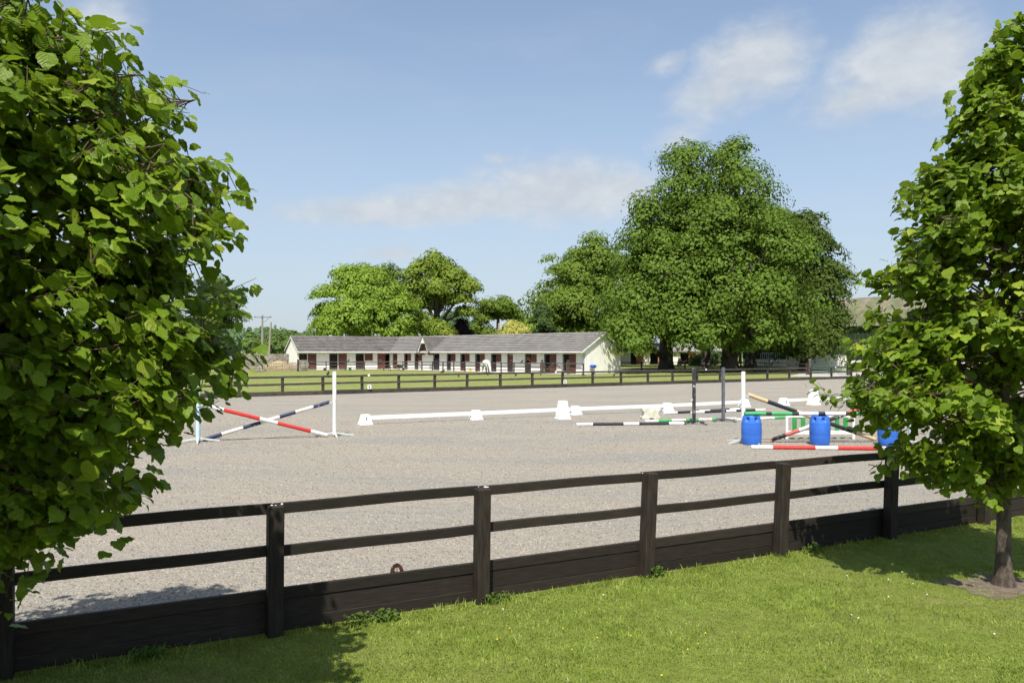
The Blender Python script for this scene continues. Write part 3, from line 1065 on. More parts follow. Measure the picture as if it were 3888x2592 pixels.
for wing in (0, 1):
    M_ = MF[wing]
    L = (L1, L2)[wing]
    ops = []
    for op in OPEN:
        if op[0] == wing and op[3]:
            ops.append((wall_t(op[1], wing), wall_t(op[2], wing), op))
    if wing == 0:
        ops.append((wall_t(c4(605), 0), L - 0.25, (0, 0, 0, 'corner', None, None)))
    else:
        ops.append((0.25, wall_t(c4(1050), 1), (1, 0, 0, 'corner', None, None)))
    ops.sort(key=lambda o: o[0])
    q = MB(M_)
    x = 0.0
    for (a, b, op) in ops:
        q.box((x, 0, 0), (a, .2, TOP))
        x = b
    q.box((x, 0, 0), (L, .2, TOP))
    q.box((0, 0, TOP), (L, .2, EAVE + .28))
    q.build("wall", M_render, st)
    # interior back, floor, partitions
    kw = isect(FL + n1 * WID, d1, RC + n2 * WID, d2)
    kx = (M_.inverted() @ kw).x
    q = MB(M_)
    q.box((.2 if wing == 0 else kx + .2, WID - .2, 0), (kx + .0 if wing == 0 else L - .2, WID, EAVE + .25))
    q.build("wall", M_render, st)
    q = MB(M_)
    q.box((.2, .2, 0.01), (L - .2, WID - .2, .03))
    q.box((.2, .2, EAVE + .25), (L - .2, WID - .2, EAVE + .28))
    q.build("interior", M_in, st)
    for (a, b, op) in ops:
        kind = op[3]
        if kind in ('half', 'shut'):
            dr = MB(M_)
            dr.box((a, .05, .04), (b, .10, 1.15), 0)
            o = dr.build("door", M_door, st)
            dk = MB(M_)
            dk.box((a + .06, .03, .06), (b - .06, .048, .72), 0)
            dk.build("kick_plate", M_ddoor, o) if (op[1] > 1700 or wing == 1) and rnd.random() < .65 or wing == 0 else None
            db = MB(M_)
            db.box((a + .1, .03, .98), (b - .1, .049, 1.03), 0)
            db.build("strap", M_galv, o)
        if kind == 'shut':
            dr = MB(M_)
            dr.box((a, .05, 1.18), (b, .10, TOP), 0)
            o = dr.build("door", M_door, st)
            db = MB(M_)
            for z in (1.32, 1.92):
                db.box((a + .4 * (b - a), .03, z), (b - .1, .049, z + .06))
            db.build("strap", M_galv, o)
        if kind == 'dark':
            dr = MB(M_)
            dr.box((a, .06, .04), (b, .10, 1.45), 0)
            dr.build("door", M_ddoor, st)
        if kind == 'corner':
            dr = MB(M_)
            if wing == 0:
                dr.box((a, .03, .04), (a + 1.15, .08, TOP))
            else:
                dr.box((b - .75, .03, .04), (b, .08, TOP))
            o = dr.build("door", M_door, st)
            db = MB(M_)
            xx = a if wing == 0 else b - .75
            db.box((xx + .1, .012, 1.18), (xx + .7, .028, 1.23))
            db.build("strap", M_galv, o)
        # white frame at the left of every opening
        fr = MB(M_)
        fr.box((a - .07, -.012, 0), (a, .19, TOP))
        fr.build("door_frame", M_pvc, st)
        if op[4]:
            la, lb = wall_t(op[4][0], wing), wall_t(op[4][1], wing)
            if op[5] == 'top':
                dl = MB(M_)
                dl.box((la, -.06, 1.17), (lb, -.015, TOP - .02))
                dl.build("door", M_door, st)
            else:
                for z0, z1 in ((.05, 1.17), (1.20, TOP)):
                    dl = MB(M_)
                    dl.box((la, -.06, z0), (lb, -.015, z1))
                    o = dl.build("door", M_door, st)
                    db = MB(M_)
                    db.box((la + .06, -.074, z0 + .04), (lb - .06, -.061, z0 + .10))
                    db.build("strap", M_grey, o)

# gable walls
for (M_, x0, x1) in ((MF[0], 0, .2), (MF[1], L2 - .2, L2)):
    q = MB(M_)
    q.prism([(0.0, 0), (WID, 0), (WID, EAVE + .1), (WID / 2, RIDGE - .08), (0, EAVE + .1)], (0, 1, 0), (0, 0, 1), (x1 - x0 + .004, 0, 0), 0, (x0 - .002 if x0 == 0 else x0, 0, 0))
    q.build("gable_wall", M_render, st)

# roofs with a mitred valley
eo = -OVH
E0, E1 = FL + n1 * eo - d1 * .15, RC + n2 * eo + d2 * .25
Ke = isect(FL + n1 * eo, d1, RC + n2 * eo, d2)
Kr = isect(FL + n1 * WID / 2, d1, RC + n2 * WID / 2, d2)
Kb = isect(FL + n1 * (WID + .4), d1, RC + n2 * (WID + .4), d2)
pitch = (RIDGE - EAVE) / (WID / 2 + OVH)
zb = RIDGE - pitch * (WID / 2 + .4)


def slope(E_0, E_1, R_0, R_1, ze, zr):
    return [Vector((E_0.x, E_0.y, ze)), Vector((E_1.x, E_1.y, ze)), Vector((R_1.x, R_1.y, zr)), Vector((R_0.x, R_0.y, zr))]


def slab(quad, th=.12):
    q = MB()
    n = (quad[1] - quad[0]).cross(quad[3] - quad[0]).normalized()
    if n.z < 0:
        n = -n
    vs = quad + [p - n * th for p in quad]
    q.add(vs, [(0, 1, 2, 3), (7, 6, 5, 4), (0, 4, 5, 1), (1, 5, 6, 2), (2, 6, 7, 3), (3, 7, 4, 0)])
    return q


def tiles(quad, rows, tw, seed):
    rs = np.random.RandomState(seed)
    e0, e1, r1, r0 = [np.array(p) for p in quad]
    n = np.cross(e1 - e0, r0 - e0)
    n /= np.linalg.norm(n)
    if n[2] < 0:
        n = -n
    V, F = [], []
    for i in range(rows):
        a, b = i / rows, min(1.0, (i + 1.06) / rows)
        A0, A1 = e0 + (r0 - e0) * a, e1 + (r1 - e1) * a
        B0, B1 = e0 + (r0 - e0) * b, e1 + (r1 - e1) * b
        cnt = max(3, int(np.linalg.norm(A1 - A0) / tw))
        off = 0.5 if i % 2 else 0.0
        s = (np.arange(cnt + 1) - off).clip(0, cnt) / cnt
        for k in range(cnt):
            f0, f1 = s[k] + .004 / cnt, s[k + 1] - .03 / cnt
            if f1 <= f0:
                continue
            j = rs.normal(0, .006)
            up = .10 + j
            p0, p1 = A0 + (A1 - A0) * f0 + n * up, A0 + (A1 - A0) * f1 + n * (up + rs.normal(0, .004))
            p2, p3 = B0 + (B1 - B0) * f1 + n * .018, B0 + (B1 - B0) * f0 + n * .018
            m0, m1 = (p0 + p1) / 2 + n * .008, (p2 + p3) / 2 + n * .008
            b_ = len(V)
            V += [p0, p1, p2, p3, p0 - n * .03, p1 - n * .03]
            F += [(b_, b_ + 1, b_ + 2, b_ + 3), (b_ + 4, b_ + 5, b_ + 1, b_)]
    return np.array(V), np.array(F)


R0 = FL + n1 * WID / 2 - d1 * .15
R1 = RC + n2 * WID / 2 + d2 * .25
Bk0, Bk1 = FL + n1 * (WID + .4) - d1 * .15, RC + n2 * (WID + .4) + d2 * .25
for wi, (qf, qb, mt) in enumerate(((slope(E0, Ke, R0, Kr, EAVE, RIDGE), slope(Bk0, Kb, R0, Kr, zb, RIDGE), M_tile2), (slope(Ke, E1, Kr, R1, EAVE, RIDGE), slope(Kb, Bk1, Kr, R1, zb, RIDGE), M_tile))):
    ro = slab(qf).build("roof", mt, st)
    V, F = tiles(qf, 10, .40 if wi == 0 else .36, 3 + wi)
    tag(link("roof_tiles", fast_mesh("roof_tiles", V, F, mt), ro), kind="stuff")
    rb = slab(qb).build("roof", mt, st)
    V, F = tiles(qb, 13, .40, 13 + wi)
    tag(link("roof_tiles", fast_mesh("roof_tiles", V, F, mt), rb), kind="stuff")
    # ridge tiles
    a, b = Vector(qf[3]), Vector(qf[2])
    n_ = int((b - a).length / .45)
    for k in range(n_):
        p0_, p1_ = a.lerp(b, k / n_), a.lerp(b, (k + 1) / n_ + .01)
        q = MB()
        zz = .075 + .012 * (k % 2) + rnd.uniform(-.008, .008)
        q.tube([p0_ + Vector((0, 0, zz - .06)), p1_ + Vector((0, 0, zz - .07))], [.13, .12], 8)
        q.build("ridge_tile", mt, st, smooth=True)
    # gutter and fascia
    a, b = Vector(qf[0]), Vector(qf[1])
    ndir = (n1, n2)[wi]
    q = MB()
    q.tube([a - ndir * .06 + Vector((0, 0, -.03)), b - ndir * .06 + Vector((0, 0, -.03))], .065, 8)
    q.build("gutter", M_pvc, st, smooth=True)
    q = MB()
    q.bar(a + ndir * .02 + Vector((0, 0, -.10)), b + ndir * .02 + Vector((0, 0, -.10)), .03, .14)
    q.build("fascia", M_pvc, st)
    q = MB()
    q.bar(a + ndir * .4 + Vector((0, 0, -.04)), b + ndir * .4 + Vector((0, 0, -.04)), .76, .02)
    q.build("soffit", M_pvc, st)
# valley strip
q = MB()
q.bar(Vector((Ke.x, Ke.y, EAVE + .075)), Vector((Kr.x, Kr.y, RIDGE + .075)), .16, .012)
q.build("valley", M_grey, st)
# barge boards on the gables
for (e, r, bk) in ((E0, R0, Bk0), (E1, R1, Bk1)):
    for (p0_, z0, p1_, z1) in ((e, EAVE, r, RIDGE), (bk, zb, r, RIDGE)):
        q = MB()
        q.bar(Vector((p0_.x, p0_.y, z0 - .07)), Vector((p1_.x, p1_.y, z1 - .07)), .035, .16)
        q.build("bargeboard", M_pvc, st)
# boxed eave end and downpipes at the right gable
q = MB(MF[1])
q.prism([(-.76, EAVE - .16), (0, EAVE - .16), (0, EAVE + .34)], (0, 1, 0), (0, 0, 1), (.14, 0, 0), 0, (L2 + .0, 0, 0))
q.build("eave_box", M_pvc, st)
for (x, y) in ((L2 + .05, .12), (L2 + .05, WID - .1), (L2 - .35, -.06)):
    q = MB(MF[1])
    q.tube([(x, y, 0), (x, y, EAVE + .05)], .05, 8)
    q.build("downpipe", M_pvc, st, smooth=True)

# porch gable in front of the dark doorway
tp = (wall_t(1615, 1) + wall_t(1660, 1)) / 2 - .45
PW, PF, PB = 1.2, -1.0, WID / 2
PR = RIDGE + .03
q = MB(MF[1])
q.prism([(0, EAVE - .05), (PW, EAVE - .05), (0, PR)][::-1] if False else [(-PW, EAVE - .04), (-PW + .22, EAVE - .04), (-.42, 3.45), (.42, 3.45), (PW - .22, EAVE - .04), (PW, EAVE - .04), (0, PR - .05)], (1, 0, 0), (0, 0, 1), (0, .05, 0), 0, (tp, PF - .05, 0))
q.build("porch_gable", M_pvc, st)
for s in (-1, 1):
    q = MB(MF[1])
    q.add([(tp, PF - .1, PR), (tp + s * (PW + .05), PF - .1, EAVE - .05), (tp + s * (PW + .05), PB, EAVE - .05), (tp, PB, PR),
           (tp, PF - .1, PR - .08), (tp + s * (PW + .05), PF - .1, EAVE - .13), (tp + s * (PW + .05), PB, EAVE - .13), (tp, PB, PR - .08)],
          [(0, 1, 2, 3), (7, 6, 5, 4), (0, 4, 5, 1), (1, 5, 6, 2), (2, 6, 7, 3), (3, 7, 4, 0)])
    pr = q.build("porch_roof", M_tile, st)
    qd = [MF[1] @ Vector(p) for p in ((tp + s * (PW + .05), PF - .1, EAVE - .05), (tp + s * (PW + .05), PB, EAVE - .05), (tp, PB, PR), (tp, PF - .1, PR))]
    V, F = tiles(qd, 9, .36, 31 + s)
    tag(link("roof_tiles", fast_mesh("roof_tiles", V, F, M_tile), pr), kind="stuff")
    q = MB(MF[1])
    q.box((tp + s * .9 - .06, PF, 0), (tp + s * .9 + .06, PF + .12, EAVE - .05)) if s > 5 else q.box((tp + s * 1.0 - .05, PF + .02, 1.95), (tp + s * 1.0 + .05, -.01, 2.25))
    q.build("porch_beam", M_timb, st)
q = MB(MF[1])
q.box((tp - .8, PF + .5, 2.45), (tp + .8, PF + .56, 3.4))
q.build("porch_lining", M_timb, st)
# weather vane on the porch end
q = MB(MF[1])
q.tube([(tp - .1, PF, PR - .25), (tp - .75, PF - .25, PR + .35)], .018, 5)
q.box((tp - .62, PF - .24, PR + .10), (tp - .38, PF - .10, PR + .26))
q.build("bracket_lamp", M_galv, st)

# concrete apron
ap = [FL - n1 * 2.0 - d1 * .5, isect(FL - n1 * 2.0, d1, RC - n2 * 3.1, d2), RC - n2 * 3.1 + d2 * 1.0, RC + d2 * 1.0 + n2 * .5, K1 + n2 * .5, FL + n1 * .5 - d1 * .5]
sheet("stable_apron", [(p.x, p.y) for p in ap], 0.012, M_concrete)


# ------------------------------------------------------------------ paddock fence before the stables
def rail_fence(name, pts, heights, postw, posth, label, spacing=2.4, mat=None, gaps=(), thick=.04, hw=.085, skip_last=False):
    mat = mat or M_rail
    root = empty(name, pts[0], 0, label, "fence")
    o_ = Vector(pts[0])
    pm_ = MB()
    pm_.box((-postw / 2, -postw / 2, -.2), (postw / 2, postw / 2, posth))
    me = pm_.mesh("post", mat)
    for i in range(len(pts) - 1):
        a, b = Vector(pts[i]), Vector(pts[i + 1])
        L = (b - a).length
        n = max(1, round(L / spacing))
        d = (b - a).normalized()
        rz_ = math.atan2(d.y, d.x)
        for k in range(n + (1 if i == len(pts) - 2 else 0)):
            p = a + d * (L * k / n)
            link("post", me, root, p - o_, (rnd.uniform(-.025, .025), rnd.uniform(-.025, .025), rz_))
        if i in gaps:
            continue
        rm = MB()
        rm.box((0.003, -postw / 2 - thick, -hw / 2), (L / n - .003, -postw / 2 - .002, hw / 2))
        rme = rm.mesh("rail", mat)
        for k in range(n):
            p = a + d * (L * k / n) - o_
            for z in heights:
                link("rail", rme, root, p + Vector((0, 0, z + rnd.uniform(-.02, .02))), (0, rnd.uniform(-.012, .012), rz_))
    return root


PA, PB_, PC = at(1165, 1404, 98.6), at(1602, 1404, 99.5), at(2214, 1404, 81.0)
for p in (PA, PB_, PC):
    p.z = 0
dg = (PC - PB_).normalized()
Lg = (PC - PB_).length


def on_pf(u):
    r_ = (u - 1944.0) / 2977.0
    return PB_ + dg * ((-PB_.x + PB_.y * r_) / (dg.x - dg.y * r_))


g0, g1 = on_pf(2058.5), on_pf(2154)
rail_fence("paddock_fence", [PA, PB_], (1.08, .70, .32), .11, 1.16, "three rail brown fence before the left wing of the stables", 2.45)
rail_fence("paddock_fence", [PB_, g0 - dg * .2], (1.10, .70, .30), .11, 1.16, "dark three rail fence before the right wing, ending at the gate", 2.1, M_ffar)
rail_fence("paddock_fence", [g1 + dg * .25, PC], (1.10, .62, .25), .11, 1.16, "short three rail fence between the gate and the gable end", 2.4)
for (p, wh) in ((g0, "at the left of the brown field gate"), (g1 + dg * .12, "at the right of the brown field gate")):
    q = MB()
    q.frustum((.20, .20), (.19, .19), -.2, 1.42)
    q.frustum((.19, .19), (.12, .12), 1.42, 1.50)
    tag(q.build("gate_post", M_rail, None, p, (0, 0, math.atan2(dg.y, dg.x))), "stout wooden gate post " + wh, "gate post", "gate posts before the stables")
fg = empty("field_gate", g0 + dg * .14, math.atan2(dg.y, dg.x), "brown wooden field gate with two slanting braces before the stables", "gate")
GL = (g1 - g0).length - .2
for z, hh in ((1.12, .09), (.82, .07), (.58, .07), (.36, .07), (.14, .08)):
    q = MB()
    q.box((0, -.02, z - hh / 2), (GL, .02, z + hh / 2))
    q.build("gate_bar", M_rail, fg)
for x in (.04, GL - .04):
    q = MB()
    q.box((x - .045, -.035, .08), (x + .045, .035, 1.30 if x > 1 else 1.2))
    q.build("gate_stile", M_rail, fg)
for (x0, x1) in ((.15, GL * .45), (GL - .15, GL * .55)):
    q = MB()
    q.bar((x0, -.04, .16), (x1, -.04, 1.06), .03, .08)
    q.build("gate_brace", M_rail, fg)


# ------------------------------------------------------------------ rubble walls and the yard on the left
M_stone = pmat("grey rubble stone", (0.20, 0.175, 0.145), (0.32, 0.285, 0.24), 2.0, 0.95, 0.6, 12.0, pos=True, rvar=0.3)
M_mortar = pmat("lime mortar", (0.24, 0.21, 0.18), (0.33, 0.30, 0.26), 3.0, 0.95, 0.5, pos=True)
stone_me = []
for i in range(5):
    bm = bmesh.new()
    bmesh.ops.create_cube(bm, size=1.0)
    bmesh.ops.bevel(bm, geom=bm.edges[:], offset=.12, segments=1, affect='EDGES')
    for v_ in bm.verts:
        v_.co += Vector((rnd.uniform(-.07, .07), rnd.uniform(-.05, .05), rnd.uniform(-.07, .07)))
    me = bpy.data.meshes.new("stone")
    bm.to_mesh(me)
    bm.free()
    me.materials.append(M_stone)
    stone_me.append(me)


def rubble(a, b, h, th, label, x_from=None, x_to=None, avg=.42):
    a, b = Vector(a), Vector(b)
    L = (b - a).length
    d = (b - a).normalized()
    root = empty("stone_wall", a, math.atan2(d.y, d.x), label, "wall")
    q = MB()
    q.box((0, -th / 2, -.1), (L, th / 2, h - .05))
    q.build("core", M_mortar, root)
    x_from = 0 if x_from is None else x_from
    x_to = L if x_to is None else x_to
    z = 0.02
    while z < h - .05:
        hh = rnd.uniform(.16, .27)
        if z + hh > h - .12:
            hh = h - z + rnd.uniform(-.02, .05)
        x = x_from - rnd.uniform(0, .2)
        while x < x_to:
            ww = rnd.uniform(.6, 1.4) * avg
            link("stone", rnd.choice(stone_me), root, (x + ww / 2, -th / 2 - .02, z + hh / 2), (0, rnd.uniform(-.06, .06), 0), (ww * .98, .2, hh * .96))
            x += ww
        z += hh
    return root


W1 = at(1092, 1400, 106.2); W0 = at(560, 1400, 112.0)
W1.z = W0.z = 0
LW = (W1 - W0).length
rubble(W0, W1, 2.02, .45, "tall grey rubble wall left of the stable gable", LW - 6.5, LW, .48)
Wp0, Wp1 = at(1134, 1400, 98.3), at(1166, 1400, 98.3)
Wp0.z = Wp1.z = 0
rubble(Wp0, Wp1, 1.28, .5, "short low stub of rubble wall at the stable's left corner", avg=.3)
Wl0, Wl1 = at(880, 1400, 93.5), at(1003, 1400, 93.8)
Wl0.z = Wl1.z = 0
rubble(Wl0, Wl1, .62, .45, "low rubble wall half hidden by the left tree's leaf tips", 2.2, None, .36)

pf0, pf1 = at(1003, 1410, 94.2), at(1127, 1410, 95.6)
pf0.z = pf1.z = 0
dpf = (pf1 - pf0).normalized()
Lp = (pf1 - pf0).length
M_pick = pmat("silvered picket wood", (0.22, 0.18, 0.14), (0.34, 0.29, 0.23), 3.0, 0.85, 0.2, rvar=0.25)
pk = empty("picket_fence", pf0, math.atan2(dpf.y, dpf.x), "weathered picket fence panel before the straw heap", "fence")
for z in (.25, .62, .95):
    q = MB()
    q.box((0, .0, z - .035), (Lp, .035, z + .035))
    q.build("rail", M_pick, pk)
q = MB()
q.bar((.2, -.0, .2), (Lp * .8, -.0, .98), .03, .07)
q.build("brace", M_pick, pk, (0, .045, 0))
q = MB()
q.prism([(-.03, 0), (.03, 0), (.03, 1.0), (0, 1.06), (-.03, 1.0)], (1, 0, 0), (0, 0, 1), (0, .022, 0), 0, (0, -.03, 0))
pme = q.mesh("picket", M_pick)
n = int(Lp / .125)
for k in range(n + 1):
    link("picket", pme, pk, (k * Lp / n, 0, rnd.uniform(-.04, .04)), (0, rnd.uniform(-.03, .03), 0), (1, 1, rnd.uniform(.97, 1.06)))
q = MB()
q.box((-.09, -.09, -.1), (.09, .09, 1.42))
tag(q.build("gate_post", M_rail, None, at(1131.5, 1337, 96.2) * 1.0 - Vector((0, 0, CAM_H))), "square wooden post between picket fence and wall stub", "gate post")

# straw heap
rs = np.random.RandomState(5)
bm = bmesh.new()
bmesh.ops.create_icosphere(bm, subdivisions=4, radius=1.0)
for v_ in bm.verts:
    f = 1 + .12 * math.sin(5 * v_.co.x + 2) * math.cos(4 * v_.co.y) + rnd.uniform(-.03, .03)
    v_.co = Vector((v_.co.x * 2.4 * f, v_.co.y * 1.6 * f, max(-.05, v_.co.z * 1.08 * f)))
me = bpy.data.meshes.new("straw_heap")
bm.to_mesh(me); bm.free()
me.materials.append(pmat("straw", (0.34, 0.25, 0.13), (0.46, 0.35, 0.19), 6.0, 0.95, 0.8, 20.0))
p = at(1062, 1337, 101.5)
tag(link("straw_heap", me, None, (p.x, p.y, 0)), "pale yellow heap of straw behind the picket fence", "straw heap")


# ------------------------------------------------------------------ things lying about the stables
def tub(name, u, Y, r, h, mat, label, cat, z=0.0, taper=.85, group=None):
    p = at(u, 1337, Y)
    o = empty(name, (p.x, p.y, z), rnd.uniform(0, 3), label, cat, group)
    q = MB()
    q.lathe([(r * taper * .98, 0), (r * taper, .01), (r * .97, h * .93), (r * 1.05, h * .94), (r * 1.05, h), (r * .93, h), (r * .88 * taper, h * .25), (.01, h * .25)], 18)
    q.build("body", mat, o, smooth=True)
    q = MB()
    q.tube([(r * math.cos(a), 0, h + r * .55 * math.sin(a)) for a in np.linspace(0, math.pi, 8)], .012, 5)
    q.build("handle", M_grey, o)
    return o


tub("feed_tub", c3(1665), 99.6, .20, .33, M_ddoor, "small black feed tub on the apron before the left wing", "tub")
tub("bucket", c3(2228), 100.3, .21, .38, pmat("green bucket", (0.03, 0.16, 0.05), (0.04, 0.19, 0.06)), "dark green bucket beside the left wing's fence", "bucket")
tub("bucket", c5(500), 95.9, .17, .32, pmat("yellow bucket", (0.70, 0.50, 0.03), (0.75, 0.55, 0.05)), "yellow bucket by a fence post, left of the white horse", "bucket")
p = RC + d2 * .36 + n2 * .95
o = empty("hay_feeder", (p.x, p.y, .62), math.atan2(d2.y, d2.x), "bright blue feeder mounted on the cream gable wall", "feeder")
q = MB()
q.frustum((.34, .42), (.46, .62), 0, .20)
q.frustum((.50, .66), (.50, .66), .20, .25)
q.frustum((.40, .56), (.32, .40), .25, .36)
q.build("body", M_drum, o, bevel=.02)
q = MB()
q.box((-.02, -.2, -.62), (.02, -.16, 0))
q.build("leg", M_grey, o)
q = MB()
q.box((-.02, .16, -.62), (.02, .2, 0))
q.build("leg", M_grey, o)

# picnic table before the stable's inner corner
p = at(c4(985), 1337, 100.5)
pt = empty("picnic_table", (p.x, p.y, 0), .35, "wooden picnic table standing behind the paddock fence at the stable corner", "picnic table")
q = MB()
for k in range(4):
    q.box((-.8, -.34 + k * .175, .70), (.8, -.34 + k * .175 + .15, .74))
q.build("table_top", M_rail, pt)
for s in (-1, 1):
    q = MB()
    q.box((-.8, s * .72 - .14, .42), (.8, s * .72 + .14, .46))
    q.build("bench_seat", M_rail, pt)
    for x in (-.6, .6):
        q = MB()
        q.bar((x, s * .12, .70), (x, s * .62, 0), .04, .10)
        q.build("leg", M_rail, pt)
for x in (-.6, .6):
    q = MB()
    q.box((x - .02, -.85, .34), (x + .02, .85, .42))
    q.build("cross_beam", M_rail, pt)
p = at(c4(1115), 1337, 101.2)
o = empty("wheelbarrow", (p.x, p.y, 0), -.3, "green wheelbarrow beside the picnic table", "wheelbarrow")
q = MB()
q.frustum((.55, .40), (.85, .62), .32, .62)
q.build("tray", MATS["green bucket"], o)
q = MB()
q.tube([(.42, -.03, .18), (.42, .03, .18)], .17, 14)
q.build("wheel", M_black, o)
for s in (-1, 1):
    q = MB()
    q.tube([(.42, s * .05, .18), (-.2, s * .22, .34), (-.8, s * .27, .55)], .018, 6)
    q.build("handle", M_grey, o)
    q = MB()
    q.tube([(-.2, s * .2, .33), (-.3, s * .22, 0)], .018, 6)
    q.build("leg", M_grey, o)

# ------------------------------------------------------------------ poles and wire
M_pole = pmat("grey pole wood", (0.26, 0.23, 0.18), (0.36, 0.32, 0.26), 2.0, 0.85, 0.2, 6.0, (5, 5, .6))
def upole(u, vtop, Y, r, label, lean=0.0, arm=False):
    p = at(u, 1337, Y)
    h = CAM_H + (1337 - vtop) / 2977.0 * Y
    o = empty("utility_pole", (p.x, p.y, 0), 0, label, "utility pole")
    q = MB()
    q.tube([(0, 0, -.3), (lean * .5, 0, h * .5), (lean, 0, h)], [r, r * .88, r * .75], 10)
    q.build("shaft", M_pole, o, smooth=True)
    if arm:
        q = MB()
        q.box((-1.4, -.22, h - .45), (1.7, -.12, h - .33))
        q.build("crossarm", M_grey, o)
        q = MB()
        q.tube([(1.3, -.17, h - .45), (.15, -.17, h - 1.4)], .03, 5)
        q.build("brace", M_grey, o)
        q = MB()
        q.box((.12, -.15, h - 4.2), (.34, .1, h - 2.7))
        q.build("fuse_box", M_grey, o)
        q = MB()
        q.box((-.10, -.27, .4), (.10, -.2, 2.6))
        q.build("yellow_guard", pmat("yellow guard", (0.62, 0.42, 0.04), (0.66, 0.47, 0.06)), o)
        for x in (-1.2, 1.5):
            q = MB()
            q.lathe([(.05, h - .33), (.07, h - .25), (.04, h - .15)], 8, 0, None, (x, -.17, 0))
            q.build("insulator", M_grey, o)
    return o, h


upole(996, 1196, 138, .20, "utility pole with crossarm and yellow guard left of the stables", 0, True)
up2, h2 = upole(1019, 1223, 133, .19, "plain leaning utility pole beside the crossarm pole", .45)
upole(857, 1245, 150, .22, "plain utility pole seen through the left tree's leaves", .05)
upole(1888, 1226, 126, .17, "pale wooden pole rising behind the stable roof by the golden shrub", .25)
q = MB()
pa = Vector(up2.location) + Vector((.35, 0, h2 - 1.25)); pb = at(1290, 1256, 140)
q.tube([pa.lerp(pb, k / 12) - Vector((0, 0, .5 * math.sin(math.pi * k / 12))) for k in range(13)], .02, 5)
tag(q.build("overhead_wire", M_ink), "thin overhead wire running from the leaning pole to the trees", "wire")

# ------------------------------------------------------------------ yard on the right: barn, wall, gate, rear stables
M_barnw = pmat("dark green sheeting", (0.022, 0.042, 0.020), (0.034, 0.056, 0.030), 1.0, 0.6)
M_barnr = pmat("mossy fibre cement", (0.115, 0.125, 0.065), (0.175, 0.175, 0.105), 0.7, 0.9, 0.2, pos=True)
M_barns = pmat("rusty roof sheet", (0.17, 0.145, 0.10), (0.22, 0.185, 0.135), 1.2, 0.85, pos=True)
M_barnl = pmat("rooflight sheet", (0.52, 0.55, 0.55), (0.60, 0.62, 0.62), 1.2, 0.5, pos=True)
bd = Vector((.72, -.694, 0)); bn = Vector((.694, .72, 0))
bo = at(3200, 1337, 116) - bd * 16
bo.z = 0
MBn = frame(bo, bd, bn)
barn = empty("barn", (0, 0, 0), 0, "dark green corrugated barn with a mossy arched roof behind the right trees", "barn")
BL, BW_, BE, BR = 44, 17, 6.25, 10.9
q = MB(MBn)
n = 150
vs, fs = [], []
for k in range(n + 1):
    x = k * BL / n
    y = 0.05 if k % 2 else 0.0
    vs += [(x, y, 1.2), (x, y, BE)]
fs = [(2 * k, 2 * k + 2, 2 * k + 3, 2 * k + 1) for k in range(n)]
q.add(vs, fs)
q.build("cladding", M_barnw, barn)
q = MB(MBn)
q.box((0, .08, 0), (BL, .3, 1.2))
q.build("plinth", M_render, barn)
for x in (0, BL - .2):
    q = MB(MBn)
    q.prism([(0.1, 0), (BW_, 0), (BW_, BE)] + [(BW_ * (1 - f), BE + (BR - BE) * math.sin(math.pi * f)) for f in np.linspace(.05, .95, 14)] + [(0.1, BE)], (0, 1, 0), (0, 0, 1), (.2, 0, 0), 0, (x, 0, 0))
    q.build("gable_wall", M_barnw, barn)


def arch(x0, x1, f0, f1, lift, mat, name):
    q = MB(MBn)
    m_ = max(2, int((f1 - f0) * 24))
    vs, fs = [], []
    for k in range(m_ + 1):
        f = f0 + (f1 - f0) * k / m_
        y, z = -.5 + (BW_ + 1) * f, BE - .1 + (BR - BE) * math.sin(math.pi * f) + lift
        vs += [(x0, y, z), (x1, y, z), (x0, y, z - .06), (x1, y, z - .06)]
    for k in range(m_):
        a = 4 * k
        fs += [(a, a + 1, a + 5, a + 4), (a + 2, a + 6, a + 7, a + 3), (a, a + 4, a + 6, a + 2), (a + 1, a + 3, a + 7, a + 5)]
    fs += [(0, 2, 3, 1), (4 * m_, 4 * m_ + 1, 4 * m_ + 3, 4 * m_ + 2)]
    q.add(vs, fs)
    return q.build(name, mat, barn)


arch(-.4, BL + .4, 0, 1, 0, M_barnr, "roof")
x = 1.5
i = 0
while x < BL - 2:
    arch(x, x + .95, .16, .36 + .06 * (i % 2), .03, M_barns, "roof_sheet")
    arch(x + .4, x + 1.35, .42, .50, .03, M_barnl if i % 3 == 1 else M_barns, "roof_sheet")
    x += 3.1
    i += 1

wl0, wl1 = at(2985, 1337, 106.5), at(3214, 1337, 103.0)
wl0.z = wl1.z = 0
dw = (wl1 - wl0).normalized()
q = MB()
q.box((0, -.12, -.1), ((wl1 - wl0).length, .12, 1.90))
o = empty("rendered_wall", wl0, math.atan2(dw.y, dw.x), "cream rendered yard wall behind the green gate", "wall")
q.build("body", M_render, o)
q = MB()
q.box((-.02, -.16, 1.902), ((wl1 - wl0).length + .02, .16, 1.96))
q.build("coping", M_concrete, o)

